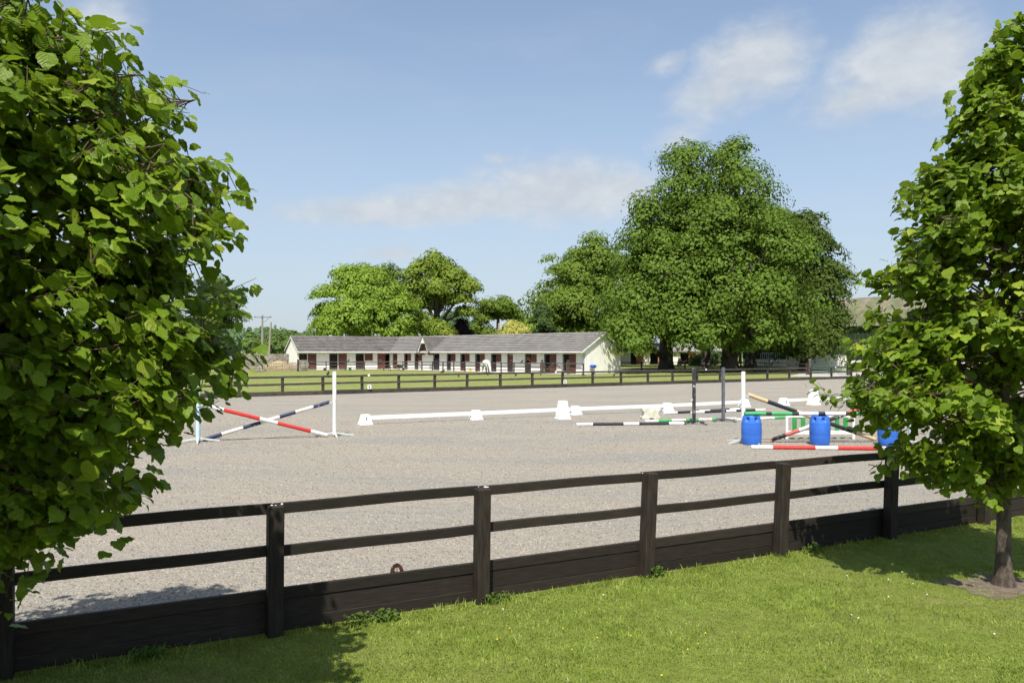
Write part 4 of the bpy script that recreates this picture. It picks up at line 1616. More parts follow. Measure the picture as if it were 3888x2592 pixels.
# fence under the trees and on to the gate
T0, T1, T2 = at(2352, 1337, 91.5), at(2760, 1337, 95.0), at(3070, 1337, 80.5)
for p in (T0, T1, T2):
    p.z = 0
rail_fence("paddock_fence", [T0, T1, T2 - (T2 - T1).normalized() * .3], (1.12, .72, .32), .13, 1.2, "dark rail fence running along under the big trees", 3.0, M_ffar)
gp0, gp1 = at(3074, 1337, 80.3), at(3222, 1337, 79.0)
for p, wh in ((gp0, "left"), (gp1, "right")):
    p.z = 0
    q = MB()
    q.frustum((.26, .26), (.24, .24), -.2, 1.55)
    q.frustum((.24, .24), (.16, .16), 1.55, 1.64)
    tag(q.build("gate_post", M_rail, None, p), "stout weathered gate post at the %s of the green metal gate" % wh, "gate post", "posts of the green gate")
dgg = (gp1 - gp0).normalized()
gg = empty("metal_gate", gp0 + dgg * .2, math.atan2(dgg.y, dgg.x), "green tubular metal field gate beside the yard wall", "gate")
GLn = (gp1 - gp0).length - .4
M_gg = pmat("green gate paint", (0.018, 0.085, 0.045), (0.025, 0.11, 0.06), 3.0, 0.5)
for z in (.15, .38, .60, .85, 1.15):
    q = MB()
    q.tube([(0, 0, z), (GLn, 0, z)], .027, 8)
    q.build("gate_bar", M_gg, gg, smooth=True)
for x in (0, GLn * .5, GLn):
    q = MB()
    q.tube([(x, 0.01, .08), (x, 0.01, 1.2)], .03, 8)
    q.build("gate_stile", M_gg, gg, smooth=True)
pth = [at(2990, 1337, 75), at(3700, 1337, 71), at(3700, 1337, 96), at(3080, 1337, 97)]
sheet("gravel_path", [(p.x, p.y) for p in pth], -0.012, M_gravel)
pth = [at(2330, 1337, 101), at(2600, 1337, 100), at(2600, 1337, 104), at(2330, 1337, 106)]
sheet("gravel_path", [(p.x, p.y) for p in pth], -0.012, M_gravel)

# rear stables seen under the trees
rs0 = at(2330, 1337, 150); rs0.z = 0
rst = empty("stable_block", rs0, -.06, "low white stable building with brown doors seen under the big trees", "stable")
RL = 21.0
q = MB()
xs_ = [(3.2, 4.3), (6.9, 8.4), (12.6, 14.2), (17.5, 18.8)]
x = 0
for a, b in xs_:
    q.box((x, 0, 0), (a, .25, 2.2))
    x = b
q.box((x, 0, 0), (RL, .25, 2.2))
q.box((0, 0, 2.2), (RL, .25, 2.6))
q.build("wall", M_render, rst)
q = MB()
q.box((0, .3, 0), (RL, 5, .02))
q.box((0, 4.8, 0), (RL, 5, 2.6))
q.build("interior", M_in, rst)
for a, b in xs_:
    q = MB()
    q.box((b, -.06, .05), (b + 1.3, -.01, 2.15))
    q.build("door", pmat("tan door", (0.30, 0.13, 0.07), (0.36, 0.17, 0.10)), rst)
for s in (0, 1):
    quad = [Vector((-.3, -.7, 2.5)), Vector((RL + .3, -.7, 2.5)), Vector((RL + .3, 2.5, 4.1)), Vector((-.3, 2.5, 4.1))]
    if s:
        quad = [Vector((p.x, 5.0 - p.y, p.z)) for p in quad]
    sl_ = slab(quad)
    sl_.build("roof", M_tile, rst)
p = at(2887, 1337, 122); p.z = 0
wg = empty("barred_gate", p, -.05, "pale grey barred gate seen under the big trees", "gate")
for z in (.35, 2.2):
    q = MB()
    q.box((0, -.03, z - .04), (3.0, .03, z + .04))
    q.build("gate_rail", M_galv, wg)
for k in range(11):
    q = MB()
    q.box((k * .29, -.02, .2), (k * .29 + .07, .02, 2.3))
    q.build("gate_bar", M_galv, wg)

# ------------------------------------------------------------------ horses
def bake(o):
    dg_ = bpy.context.evaluated_depsgraph_get()
    me = bpy.data.meshes.new_from_object(o.evaluated_get(dg_))
    o.modifiers.clear()
    o.data = me
    return o


def skin(name, joints, edges, mat, parent, root=0, sub=2):
    me = bpy.data.meshes.new(name)
    me.from_pydata([j[0] for j in joints], edges, [])
    o = link(name, me, parent)
    sk = o.modifiers.new("skin", 'SKIN')
    sk.use_smooth_shade = True
    for i, j in enumerate(joints):
        sv = me.skin_vertices[0].data[i]
        sv.radius = j[1] if isinstance(j[1], tuple) else (j[1], j[1])
        sv.use_root = (i == root)
    ss = o.modifiers.new("sub", 'SUBSURF')
    ss.levels = ss.render_levels = sub
    bpy.context.view_layer.update()
    bake(o)
    o.data.materials.clear()
    o.data.materials.append(mat)
    return o


def horse(loc, rz_, label, body, dark, hair, grazing):
    h = empty("horse", loc, rz_, label, "horse")
    J = [((-.55, 0, 1.22), .29), ((0, 0, 1.16), .33), ((.48, 0, 1.20), .29), ((-.78, 0, 1.16), .20)]
    E = [(0, 1), (1, 2), (0, 3)]
    if grazing:
        nk = [((.72, 0, 1.16), .20), ((.92, 0, .92), .15), ((1.10, 0, .62), .115), ((1.17, 0, .46), .115), ((1.22, 0, .26), .085), ((1.25, 0, .09), .062)]
        ears = [((1.10, .09, .70), .03), ((1.06, .12, .80), .012), ((1.10, -.09, .70), .03), ((1.06, -.12, .80), .012)]
    else:
        nk = [((.70, 0, 1.36), .20), ((.90, 0, 1.55), .15), ((1.08, 0, 1.74), .115), ((1.20, 0, 1.70), .12), ((1.36, 0, 1.53), .085), ((1.49, 0, 1.38), .065)]
        ears = [((1.08, .06, 1.86), .03), ((1.08, .08, 1.95), .012), ((1.08, -.06, 1.86), .03), ((1.08, -.08, 1.95), .012)]
    b = len(J)
    J += nk
    E += [(2, b)] + [(b + i, b + i + 1) for i in range(5)]
    e0 = len(J)
    J += ears
    E += [(b + 2, e0), (e0, e0 + 1), (b + 2, e0 + 2), (e0 + 2, e0 + 3)]
    for s in (-1, 1):
        f = .06 * s
        k = len(J)
        J += [((-.60, s * .15, 1.02), .18), ((-.46 + f, s * .18, .82), .12), ((-.70 + f, s * .17, .50), .062), ((-.64 + f, s * .17, .15), .046), ((-.60 + f, s * .17, .03), .058)]
        E += [(0, k)] + [(k + i, k + i + 1) for i in range(4)]
        k = len(J)
        g = -.10 * s
        J += [((.55, s * .14, .98), .15), ((.47 + g * .5, s * .16, .78), .092), ((.52 + g, s * .16, .46), .062), ((.50 + g, s * .16, .14), .043), ((.54 + g, s * .16, .03), .056)]
        E += [(2, k)] + [(k + i, k + i + 1) for i in range(4)]
    skin("body", J, E, body, h)
    q = MB()
    for k in range(7):
        y = (k - 3) * .018
        q.tube([(-.94, y * .6, 1.22), (-1.06, y, 1.05), (-1.08, y * 1.6, .70), (-1.02, y * 1.2, .40)], [.03, .035, .03, .006], 5)
    q.build("tail", hair, h, smooth=True)
    q = MB()
    for k in range(12):
        f = k / 11 * 3.6 + .2
        i0 = min(int(f), 3)
        p = Vector(nk[i0][0]).lerp(Vector(nk[i0 + 1][0]), f - i0)
        r_ = nk[i0][1]
        off = Vector((-.05, 0, r_ * .75)) if not grazing else Vector((r_ * .35, 0, r_ * .85))
        q.tube([p + off, p + off + Vector((0, .07, .0)), p + off + Vector((-.02, r_ + .04, -.16))], [.025, .03, .008], 5)
    q.build("mane", hair, h, smooth=True)
    for s in (-1, 1):
        q = MB()
        p = Vector(nk[3][0]) + Vector((.06 if grazing else .05, s * nk[3][1] * .9, .0))
        q.lathe([(.002, -.022), (.018, -.012), (.018, .012), (.002, .022)], 8, 0, None, p)
        q.build("eye", M_ink, h, smooth=True)
    return h


def horse_mat(name, coat, leg, zsplit=.75):
    ma = bpy.data.materials.new(name)
    ma.use_nodes = True
    t = NT(ma.node_tree)
    bs = t.n['Principled BSDF']
    tcn = t.node('ShaderNodeTexCoord')
    sp = t.node('ShaderNodeSeparateXYZ')
    t.put(sp.inputs[0], tcn.outputs['Object'])
    no = t.noise(tcn.outputs['Object'], 5.0, 4)
    zz = t.m('ADD', sp.outputs[2], t.m('MULTIPLY', t.m('SUBTRACT', no, .5), .35))
    ax = t.m('ABSOLUTE', sp.outputs[1])
    isleg = t.m('MULTIPLY', t.smooth(zz, zsplit, zsplit - .3), t.smooth(ax, .06, .12))
    col = t.mix(t.m('MULTIPLY', no, .2), coat, tuple(.8 * c for c in coat))
    col = t.mix(isleg, col, leg)
    t.put(bs.inputs['Base Color'], col)
    bs.inputs['Roughness'].default_value = .6
    return ma


M_hw = horse_mat("grey white coat", (0.74, 0.73, 0.69), (0.13, 0.13, 0.12), .90)
M_hwh = pmat("grey mane", (0.58, 0.57, 0.53), (0.70, 0.68, 0.64))
M_hc = horse_mat("chestnut coat", (0.20, 0.085, 0.04), (0.16, 0.07, 0.03))
M_hch = pmat("chestnut mane", (0.22, 0.09, 0.04), (0.30, 0.13, 0.06))
M_hd = horse_mat("dark bay coat", (0.045, 0.026, 0.018), (0.02, 0.015, 0.012))
M_hdh = pmat("black mane", (0.012, 0.010, 0.009), (0.02, 0.018, 0.016))
p = at(1846, 1337, 88.2)
horse((p.x, p.y + .4, 0), R(-68), "white horse grazing head down before the stable fence", M_hw, None, M_hwh, True)
for (u, lab, m1, m2) in ((c5(1770), "chestnut horse looking out over a half door right of the white horse", M_hc, M_hch), (c4(1462), "dark bay horse with its head over a half door left of the porch", M_hd, M_hdh)):
    t_ = wall_t(u, 1)
    pw = MF[1] @ Vector((t_ + .1, .95, .0))
    hr = horse((pw.x, pw.y, 0.03), math.atan2(-n2.y, -n2.x) + .25, lab, m1, None, m2, False)
# blaze on the chestnut's face
ch = [o for o in COL.objects if o.name.startswith("horse") and o.get("label", "").startswith("chestnut")][0]
q = MB()
q.bar((1.20, 0, 1.80), (1.46, 0, 1.47), .05, .03)
q.build("blaze", pmat("white blaze", (0.72, 0.66, 0.58), (0.66, 0.58, 0.5)), ch)


# ------------------------------------------------------------------ crows
def bird_mesh(name, mat, wings=False):
    bm = bmesh.new()
    def ell(c, r, rot=0.0):
        g = bmesh.ops.create_icosphere(bm, subdivisions=2, radius=1.0)
        M_ = Matrix.Translation(c) @ Matrix.Rotation(rot, 4, 'Y') @ Matrix.Diagonal((*r, 1))
        bmesh.ops.transform(bm, matrix=M_, verts=g['verts'])
    ell((0, 0, .15), (.155, .075, .078), -.35)
    ell((.14, 0, .245), (.055, .046, .048))
    g = bmesh.ops.create_cone(bm, segments=6, radius1=.018, radius2=.002, depth=.08, cap_ends=True)
    bmesh.ops.transform(bm, matrix=Matrix.Translation((.215, 0, .24)) @ Matrix.Rotation(R(95), 4, 'Y'), verts=g['verts'])
    g = bmesh.ops.create_cube(bm, size=1)
    bmesh.ops.transform(bm, matrix=Matrix.Translation((-.21, 0, .10)) @ Matrix.Rotation(-.3, 4, 'Y') @ Matrix.Diagonal((.18, .06, .018, 1)), verts=g['verts'])
    for s in (-1, 1):
        g = bmesh.ops.create_cone(bm, segments=5, radius1=.008, radius2=.008, depth=.10, cap_ends=True)
        bmesh.ops.transform(bm, matrix=Matrix.Translation((.0, s * .03, .05)), verts=g['verts'])
        if wings:
            g = bmesh.ops.create_cube(bm, size=1)
            bmesh.ops.transform(bm, matrix=Matrix.Translation((-.02, s * .17, .22)) @ Matrix.Rotation(s * .5, 4, 'X') @ Matrix.Diagonal((.17, .24, .015, 1)), verts=g['verts'])
        else:
            ell((-.05, s * .068, .155), (.15, .018, .055), -.35)
    me = bpy.data.meshes.new(name)
    bm.to_mesh(me)
    bm.free()
    me.materials.append(mat)
    me.polygons.foreach_set("use_smooth", [True] * len(me.polygons))
    return me


M_crow = pmat("crow feathers", (0.012, 0.012, 0.015), (0.022, 0.022, 0.028), 20.0, 0.45)
M_jack = pmat("grey feathers", (0.05, 0.052, 0.058), (0.16, 0.17, 0.18), 9.0, 0.5)
bm1, bm2 = bird_mesh("crow", M_crow), bird_mesh("crow", M_jack, True)
for (u, v, z, hd, me, lab) in (
    (1741, 1432, 0, 1.9, bm1, "black crow on the grass below and left of the white horse"),
    (1853, 1426, 0, 1.4, bm1, "black crow on the grass just below the white horse"),
    (1923, 1421, 0, 2.6, bm1, "black crow mostly hidden by the far fence's top rail"),
    (1958, 1429, 0, .3, bm2, "greyish bird with raised wings on the paddock grass"),
    (2053, 1426, 0, 1.5, bm1, "black crow on the grass below the left gate post"),
    (2214, 1428, 0, 2.7, bm1, "black crow leaning to the right on the grass below the gable corner"),
    (2332, 1429, 0, 1.0, bm1, "small dark bird on the grass right of the gable wall"),
):
    p = gr(u, v)
    tag(link("crow", me, None, p, (0, 0, hd), (.85, .85, .85)), lab, "bird", "crows about the paddock")
p = on_pf(1984)
tag(link("crow", bm1, None, (p.x, p.y - .08, 1.15), (0, -.3, .4)), "black crow perched on the stable fence left of the chestnut horse", "bird", "crows about the paddock")
p = at(1326, 1337, 98.9)
tag(link("crow", bm1, None, (p.x, p.y - .1, 1.13), (0, -.4, .6)), "black crow perched on the fence before the left wing", "bird", "crows about the paddock")
for u, hd, lab in ((1247, 1.5, "black crow on the far fence rail left of the white stand"), (1683, .5, "black crow on the far fence's top rail below the stable porch")):
    p = far_at(u)
    tag(link("crow", bm1, None, (p.x, p.y, 1.045), (0, -.2, hd), (.75, .75, .75)), lab, "bird", "crows about the paddock")

# ------------------------------------------------------------------ far trees
M_bark = pmat("grey bark", (0.050, 0.042, 0.033), (0.105, 0.09, 0.072), 3.0, 0.9, 0.8, 10.0, (3, 3, .7))
M_lime = leaf_mat("lime leaves", (0.088, 0.156, 0.019), (0.161, 0.240, 0.033), 0.24)
M_chest = leaf_mat("chestnut leaves", (0.110, 0.179, 0.022), (0.190, 0.271, 0.041), 0.24)
M_beech = leaf_mat("beech leaves", (0.062, 0.102, 0.016), (0.105, 0.150, 0.026), 0.24)
M_maple = leaf_mat("maple leaves", (0.155, 0.255, 0.028), (0.268, 0.380, 0.050), 0.24)
M_syc = leaf_mat("sycamore leaves", (0.140, 0.212, 0.027), (0.257, 0.330, 0.045), 0.24)
M_dome = leaf_mat("dome tree leaves", (0.090, 0.149, 0.024), (0.140, 0.203, 0.039), 0.24)
M_blue = M_blue
M_bgrn = leaf_mat("bluish leaves", (0.075, 0.135, 0.054), (0.128, 0.195, 0.078), 0.24)
M_purp = leaf_mat("purple leaves", (0.026, 0.016, 0.020), (0.050, 0.030, 0.036), .15)
M_gold = leaf_mat("golden leaves", (0.42, 0.43, 0.09), (0.60, 0.58, 0.18), .35)
M_yew = leaf_mat("yew leaves", (0.058, 0.104, 0.029), (0.098, 0.150, 0.044), 0.24)
M_lgold = leaf_mat("yellow green conifer", (0.22, 0.28, 0.04), (0.34, 0.38, 0.07), .3)
M_hedge = leaf_mat("hedge leaves", (0.098, 0.163, 0.044), (0.169, 0.247, 0.068), 0.24)


def cards(cen, nrm, size, rs, aspect=.7):
    """rhombic leaf faces; cen, nrm (n,3)"""
    n = len(cen)
    nrm = nrm / np.maximum(np.linalg.norm(nrm, axis=1, keepdims=True), 1e-6)
    a = rs.normal(size=(n, 3))
    t = a - nrm * np.sum(a * nrm, axis=1, keepdims=True)
    t /= np.maximum(np.linalg.norm(t, axis=1, keepdims=True), 1e-6)
    b = np.cross(nrm, t)
    s = (size * rs.uniform(.6, 1.35, n))[:, None]
    fold = nrm * s * .18
    V = np.stack([cen - t * s * .5, cen - b * s * .5 * aspect + fold, cen + t * s * .5, cen + b * s * .5 * aspect + fold], axis=1).reshape(-1, 3)
    F = np.arange(4 * n).reshape(n, 4)
    return V, F


def crown_mesh(name, lobes, mat, n_cards, size, clump, seed, droop=0.0, shell=.72, flat=.75):
    """lobes: (centre, radii) ellipsoids. Boughs sit over their surface; each bough is a drooping
    dome of leaf sprays, so its top catches the sun and its underside stays open."""
    rs = np.random.RandomState(seed)
    area = np.array([(r[0] * r[1] + r[0] * r[2] + r[1] * r[2]) for c, r in lobes])
    area /= area.sum()
    C = [np.array(c, float) for c, r in lobes]
    Rr = [np.array(r, float) for c, r in lobes]
    Bc, Bd, Br = [], [], []
    for i in range(len(lobes)):
        m = Rr[i].mean()
        k = max(7, int(11.0 * (m / clump) ** 2 * .50))
        d = rs.normal(size=(k, 3))
        d /= np.linalg.norm(d, axis=1, keepdims=True)
        rad = shell + (1.0 - shell) * rs.uniform(0, 1, (k, 1)) ** .7 + rs.normal(0, .10, (k, 1))
        cc = C[i] + d * (Rr[i] * rad - clump * .28)
        keep = np.ones(k, bool)
        for j in range(len(lobes)):
            if j != i:
                keep &= (np.sum(((cc - C[j]) / Rr[j]) ** 2, axis=1) > .50)
        Bc.append(cc[keep]); Bd.append(d[keep]); Br.append(clump * rs.uniform(.45, 1.5, int(keep.sum())))
    Bc, Bd, Br = np.concatenate(Bc), np.concatenate(Bd), np.concatenate(Br)
    w_ = Br ** 2
    cnt = np.maximum(10, (n_cards * w_ / w_.sum()).astype(int))
    idx = np.repeat(np.arange(len(Br)), cnt)
    n = len(idx)
    o = rs.normal(size=(n, 3))
    o[:, 2] = np.abs(o[:, 2]) * 1.0 - .30 * rs.uniform(0, 1, n)
    o /= np.linalg.norm(o, axis=1, keepdims=True)
    nrm = o * np.array([1, 1, 1.3])
    rr_ = 1 - .55 * rs.uniform(0, 1, n) ** 2.2
    lump = 1 + .22 * np.sin(o[:, 0] * 5 + idx) * np.sin(o[:, 1] * 5 + idx * 1.7)
    p = o * (rr_ * lump)[:, None] * np.array([1, 1, flat])
    d, r_ = Bd[idx], Br[idx]
    hor = d.copy()
    hor[:, 2] = 0
    p += hor * (.35 * np.sum(p * hor, axis=1, keepdims=True))
    reach = np.clip(np.sum(p * hor, axis=1), -1, 2) + .35 * np.sqrt(p[:, 0] ** 2 + p[:, 1] ** 2)
    p[:, 2] -= droop * np.clip(reach, 0, 2) ** 1.3 * (.5 + .5 * rs.uniform(0, 1, n))
    cen = Bc[idx] + p * r_[:, None]
    nr = nrm * 1.0 + d * .25 + hor * .2 + rs.normal(0, .20, (n, 3))
    V, F = cards(cen, nr, size, rs)
    return fast_mesh(name, V, F, mat)


def far_tree(name, u, Y, lobes_px, mat, label, trunk_r, n_cards, size, clump, seed, cat="tree", group=None, droop=0.0, base_z=0.0, trunk_top=.55, shell=.72, limbs=True, flat=.75, depth=1.0, bark=None):
    """lobes_px: (u, v, ru, rv, dY) in 2352-wide picture units, read off at the tree's own distance"""
    k_ = Y / 1801.0
    bx = (u - 1176) * k_
    root = empty(name, (bx, Y, base_z), 0, label, cat, group)
    lobes = []
    for (lu, lv, ru, rv, dY) in lobes_px:
        kk = (Y + dY) / 1801.0
        c = ((lu - 1176) * kk - bx, dY, CAM_H - (lv - 809) * kk - base_z)
        rx, rz_ = ru * kk, rv * kk
        lobes.append((c, (rx, max(rx, .6 * rz_) * depth, rz_)))
    me = crown_mesh("crown", lobes, mat, n_cards, size, clump, seed, droop, shell, flat)
    link("crown", me, root)
    rr = random.Random(seed)
    top = max(c[2] + r[2] for c, r in lobes)
    ht = top * trunk_top
    q = MB()
    cx = sum(c[0] for c, r in lobes) / len(lobes) * .3
    q.tube([(0, 0, -.3), (0, 0, .25), (0, 0, 1.2), (cx * .4, 0, ht * .5), (cx, 0, ht)], [trunk_r * 1.7, trunk_r * 1.25, trunk_r, trunk_r * .8, trunk_r * .45], 10)
    q.build("trunk", bark or M_bark, root, smooth=True)
    if limbs:
        for c, r in lobes:
            z0 = min(ht * .9, max(1.0, c[2] - r[2] * .9) * rr.uniform(.55, .8))
            p0 = Vector((cx * z0 / max(ht, .1), 0, z0))
            p1 = Vector(c)
            mid = p0.lerp(p1, .5) + Vector((rr.uniform(-.5, .5), rr.uniform(-.5, .5), rr.uniform(.1, .8)))
            q = MB()
            q.tube([p0, mid, p1], [trunk_r * .5, trunk_r * .32, trunk_r * .12], 7)
            q.build("branch", bark or M_bark, root, smooth=True)
            for _ in range(3):
                e = p1 + Vector((rr.uniform(-.8, .8) * r[0], rr.uniform(-.8, .8) * r[1], rr.uniform(.1, .85) * r[2]))
                q = MB()
                q.tube([mid.lerp(p1, .5), p1.lerp(e, .4) + Vector((0, 0, .3)), e], [trunk_r * .2, trunk_r * .12, trunk_r * .04], 5)
                q.build("branch", bark or M_bark, root, smooth=True)
    return root


gbig = "large limes right of the stables"
far_tree("lime_tree", 1676, 93, [
    (1697, 380, 50, 60, 3), (1705, 450, 76, 60, 0), (1650, 540, 95, 75, -1), (1745, 590, 105, 90, -2), (1680, 680, 145, 85, -3), (1600, 715, 95, 70, -3),
    (1790, 715, 80, 80, -2), (1740, 760, 85, 50, -5), (1625, 776, 70, 36, -6), (1700, 560, 80, 70, 8), (1680, 690, 120, 90, 9)],
    M_lime, "tallest lime tree with the thickest trunk in the middle of the big clump", .95, 64000, .38, 1.6, 11, "tree", gbig, .35, flat=.95)
far_tree("lime_tree", 1530, 95, [
    (1583, 374, 44, 50, 0), (1560, 450, 72, 62, 0), (1490, 540, 80, 70, 0), (1530, 630, 120, 85, -2), (1478, 710, 82, 72, -5), (1452, 772, 56, 42, -9), (1560, 734, 80, 58, -4), (1540, 600, 90, 90, 8), (1580, 520, 100, 80, 2)],
    M_lime, "lime tree at the left of the big clump, beside the stable gable", .85, 48000, .38, 1.55, 12, "tree", gbig, .35, flat=.95)
far_tree("lime_tree", 1621, 118, [(1620, 520, 110, 110, 2), (1600, 650, 140, 100, 2), (1640, 730, 120, 70, 0)],
    M_lime, "lime tree set back in shade between the two front trunks", .7, 14000, .55, 1.9, 13, "tree", gbig, .5)
far_tree("lime_tree", 1724, 113, [(1785, 540, 75, 70, 0), (1800, 640, 90, 90, 0), (1760, 720, 90, 80, 0), (1810, 760, 60, 45, -3)],
    M_lime, "lower lime tree on the right of the clump before the dark beech", .75, 26000, .42, 1.6, 14, "tree", gbig, .35, flat=.95)
far_tree("weeping_beech", 1850, 101, [(1845, 535, 55, 55, 0), (1875, 610, 60, 80, 0), (1895, 690, 55, 75, 0), (1850, 680, 80, 100, 2), (1890, 760, 48, 55, -2), (1840, 770, 60, 55, -3), (1925, 650, 22, 40, 0)],
    M_beech, "dark drooping beech at the right edge of the big clump", .7, 34000, .36, 1.2, 15, "tree", None, 1.1)
far_tree("horse_chestnut", 1345, 128, [(1365, 600, 62, 55, 0), (1310, 640, 70, 60, 0), (1390, 660, 70, 70, 0), (1275, 700, 55, 55, 0), (1330, 720, 90, 65, -3), (1410, 730, 60, 60, -3), (1270, 755, 50, 40, -3), (1340, 650, 80, 70, 8)],
    M_chest, "broad horse chestnut behind the right end of the stable roof", .7, 40000, .46, 1.8, 16, "tree", None, .35)
far_tree("maple_tree", 830, 128, [(805, 650, 38, 40, 2), (850, 690, 75, 60, 0), (775, 705, 50, 55, 0), (900, 715, 55, 62, -2), (820, 735, 85, 45, -3), (748, 750, 28, 28, 0), (915, 760, 40, 28, -3), (850, 660, 60, 50, 6)],
    M_maple, "bright yellow green maple behind the stables' left wing", .6, 36000, .44, 1.5, 17, "tree", None, .35)
far_tree("ash_tree", 880, 140, [(885, 645, 45, 32, 0), (910, 665, 40, 30, 0), (880, 690, 70, 40, 0)],
    M_dome, "dull dark crown showing between the maple and the sycamore", .5, 9000, .45, 1.5, 18, "tree", None, .2)
far_tree("sycamore", 1003, 132, [(955, 628, 26, 30, 0), (1000, 612, 38, 34, 0), (1045, 640, 38, 26, 0), (960, 668, 34, 22, 0), (1010, 665, 38, 24, -2), (1070, 660, 30, 18, 0), (1050, 690, 36, 20, 0), (985, 700, 32, 18, 2), (1065, 720, 26, 14, 0), (965, 745, 34, 26, -3), (1010, 760, 24, 20, -3), (945, 700, 22, 25, 0)],
    M_syc, "airy sycamore with visible limbs rising behind the stables", .75, 28000, .42, 1.25, 19, "tree", None, .2, trunk_top=.72, shell=.40, flat=.95)
far_tree("spreading_tree", 1143, 152, [(1145, 708, 44, 20, 0), (1110, 730, 22, 18, 0), (1180, 725, 24, 17, 0), (1100, 756, 18, 18, 0), (1145, 725, 40, 14, 3), (1195, 745, 14, 20, 0), (1125, 770, 30, 12, 0)],
    M_chest, "small umbrella shaped tree with a bare stem behind the stable roof", .42, 15000, .42, 1.0, 20, "tree", None, .15, trunk_top=.75, shell=.45, flat=.95)
far_tree("distant_tree", 1045, 190, [(1035, 745, 26, 24, 0), (1065, 760, 30, 22, 3), (1090, 765, 16, 18, 0), (1010, 760, 26, 24, 0)],
    M_bgrn, "bluish green distant tree behind the purple one", .5, 9000, .55, 1.5, 21, "tree", None, .2, limbs=False)
far_tree("copper_tree", 1061, 135, [(1058, 752, 9, 22, 0), (1064, 770, 17, 24, 0)],
    M_purp, "dark purple pointed tree showing above the stable roof", .2, 5000, .32, .7, 22, "tree", None, .2, limbs=False)
far_tree("golden_shrub", 1183, 122, [(1178, 765, 28, 24, 0), (1190, 752, 12, 14, 0), (1208, 770, 14, 18, 0), (1160, 776, 20, 14, 0)],
    M_gold, "pale golden leaved shrub above the stable ridge", .18, 8000, .30, .7, 23, "shrub", None, .2, limbs=False)
far_tree("golden_conifer", 1025, 120, [(1025, 776, 15, 16, 0), (1025, 768, 8, 9, 0)],
    M_lgold, "small yellow green dome of conifer above the ridge by the porch", .15, 3000, .26, .5, 24, "shrub", None, .1, limbs=False)
far_tree("yew_tree", 1250, 116, [(1245, 715, 12, 22, 0), (1248, 745, 24, 34, 0), (1258, 775, 34, 26, 0)],
    M_yew, "dull green cone shaped yew before the horse chestnut", .25, 10000, .30, .75, 25, "tree", None, .4, limbs=False)
far_tree("rounded_tree", 500, 146, [(500, 685, 48, 44, 0), (530, 705, 26, 30, 0), (465, 712, 36, 34, 0), (500, 735, 50, 26, 0), (500, 700, 44, 40, 6)],
    M_dome, "neat dome shaped tree standing alone behind the left tree", .5, 26000, .34, 1.1, 26, "tree", None, .1, trunk_top=.6)
# trees and bushes along the left boundary
for i, (u, Y, lob, n_, lab) in enumerate((
    (640, 178, [(640, 792, 36, 26, 0), (622, 800, 20, 16, 0)], 8000, "bushy hedgerow tree right of the utility poles"),
    (612, 215, [(612, 770, 14, 18, 0), (616, 790, 18, 22, 0)], 4500, "slim bluish hedgerow tree between the utility poles"),
    (680, 172, [(690, 787, 40, 24, 0), (668, 797, 24, 18, 0), (660, 775, 10, 14, 0)], 9000, "bushy hedgerow tree at the stable gable"),
    (715, 205, [(716, 778, 18, 14, 0), (712, 792, 26, 16, 0)], 5000, "rounded distant tree just above the left end of the ridge"),
    (575, 190, [(578, 790, 26, 24, 0)], 4500, "hedgerow tree behind the left tree's outer leaves"),
    (450, 180, [(440, 780, 50, 34, 0), (400, 790, 40, 24, 0)], 8000, "hedgerow tree behind the dome shaped tree"),
    (310, 185, [(310, 775, 60, 40, 0), (250, 785, 50, 30, 0)], 8000, "hedgerow tree seen through the left tree's gaps"),
    (120, 190, [(120, 770, 70, 45, 0), (40, 780, 60, 40, 0)], 8000, "hedgerow tree far behind the left tree"),
)):
    far_tree("hedgerow_tree", u, Y, lob, M_bgrn if i in (1, 3) else M_hedge, lab, .3, n_, .55, 1.3, 40 + i, "tree", "hedgerow trees on the left", .2, limbs=False)
for i, (u, Y, lob, n_, lab) in enumerate((
    (1010, 165, [(1000, 770, 60, 24, 0), (950, 775, 50, 26, 0)], 9000, "dark undergrowth behind the sycamore"),
    (1215, 160, [(1215, 755, 36, 34, 0), (1190, 770, 36, 24, 0)], 7000, "green undergrowth between golden shrub and chestnut"),
    (1420, 150, [(1440, 760, 70, 50, 0), (1390, 770, 50, 40, 0)], 10000, "dark trees closing the view behind the limes' left side"),
    (1700, 165, [(1650, 740, 120, 65, 0), (1760, 750, 110, 60, 0)], 14000, "dark trees closing the view behind the limes"),
    (1560, 140, [(1640, 828, 26, 9, 0), (1610, 832, 20, 7, -3)], 3000, "low garden shrubs under the limes"),
)):
    far_tree("background_tree", u, Y, lob, M_yew if i != 1 else M_maple, lab, .3, n_, .6, 1.6, 60 + i, "tree", "trees closing the view", .2, limbs=False)

# distant woods on the horizon: one mass nobody could count
rs = np.random.RandomState(90)
nW = 26000
ang = rs.uniform(-1.25, 1.25, nW)
dist = rs.uniform(330, 420, nW)
hh = 9 + 5 * np.sin(ang * 23) * np.sin(ang * 7 + 1) + 2 * np.sin(ang * 61)
cen = np.stack([np.sin(ang) * dist, np.cos(ang) * dist, rs.uniform(0, 1, nW) ** .7 * hh], axis=1)
V, F = cards(cen, np.stack([-np.sin(ang), -np.cos(ang), np.full(nW, .8)], axis=1) + rs.normal(0, .5, (nW, 3)), 2.4, rs)
tag(link("distant_wood", fast_mesh("distant_wood", V, F, M_bgrn)), "low line of distant woods along the horizon", "wood", None, "stuff")


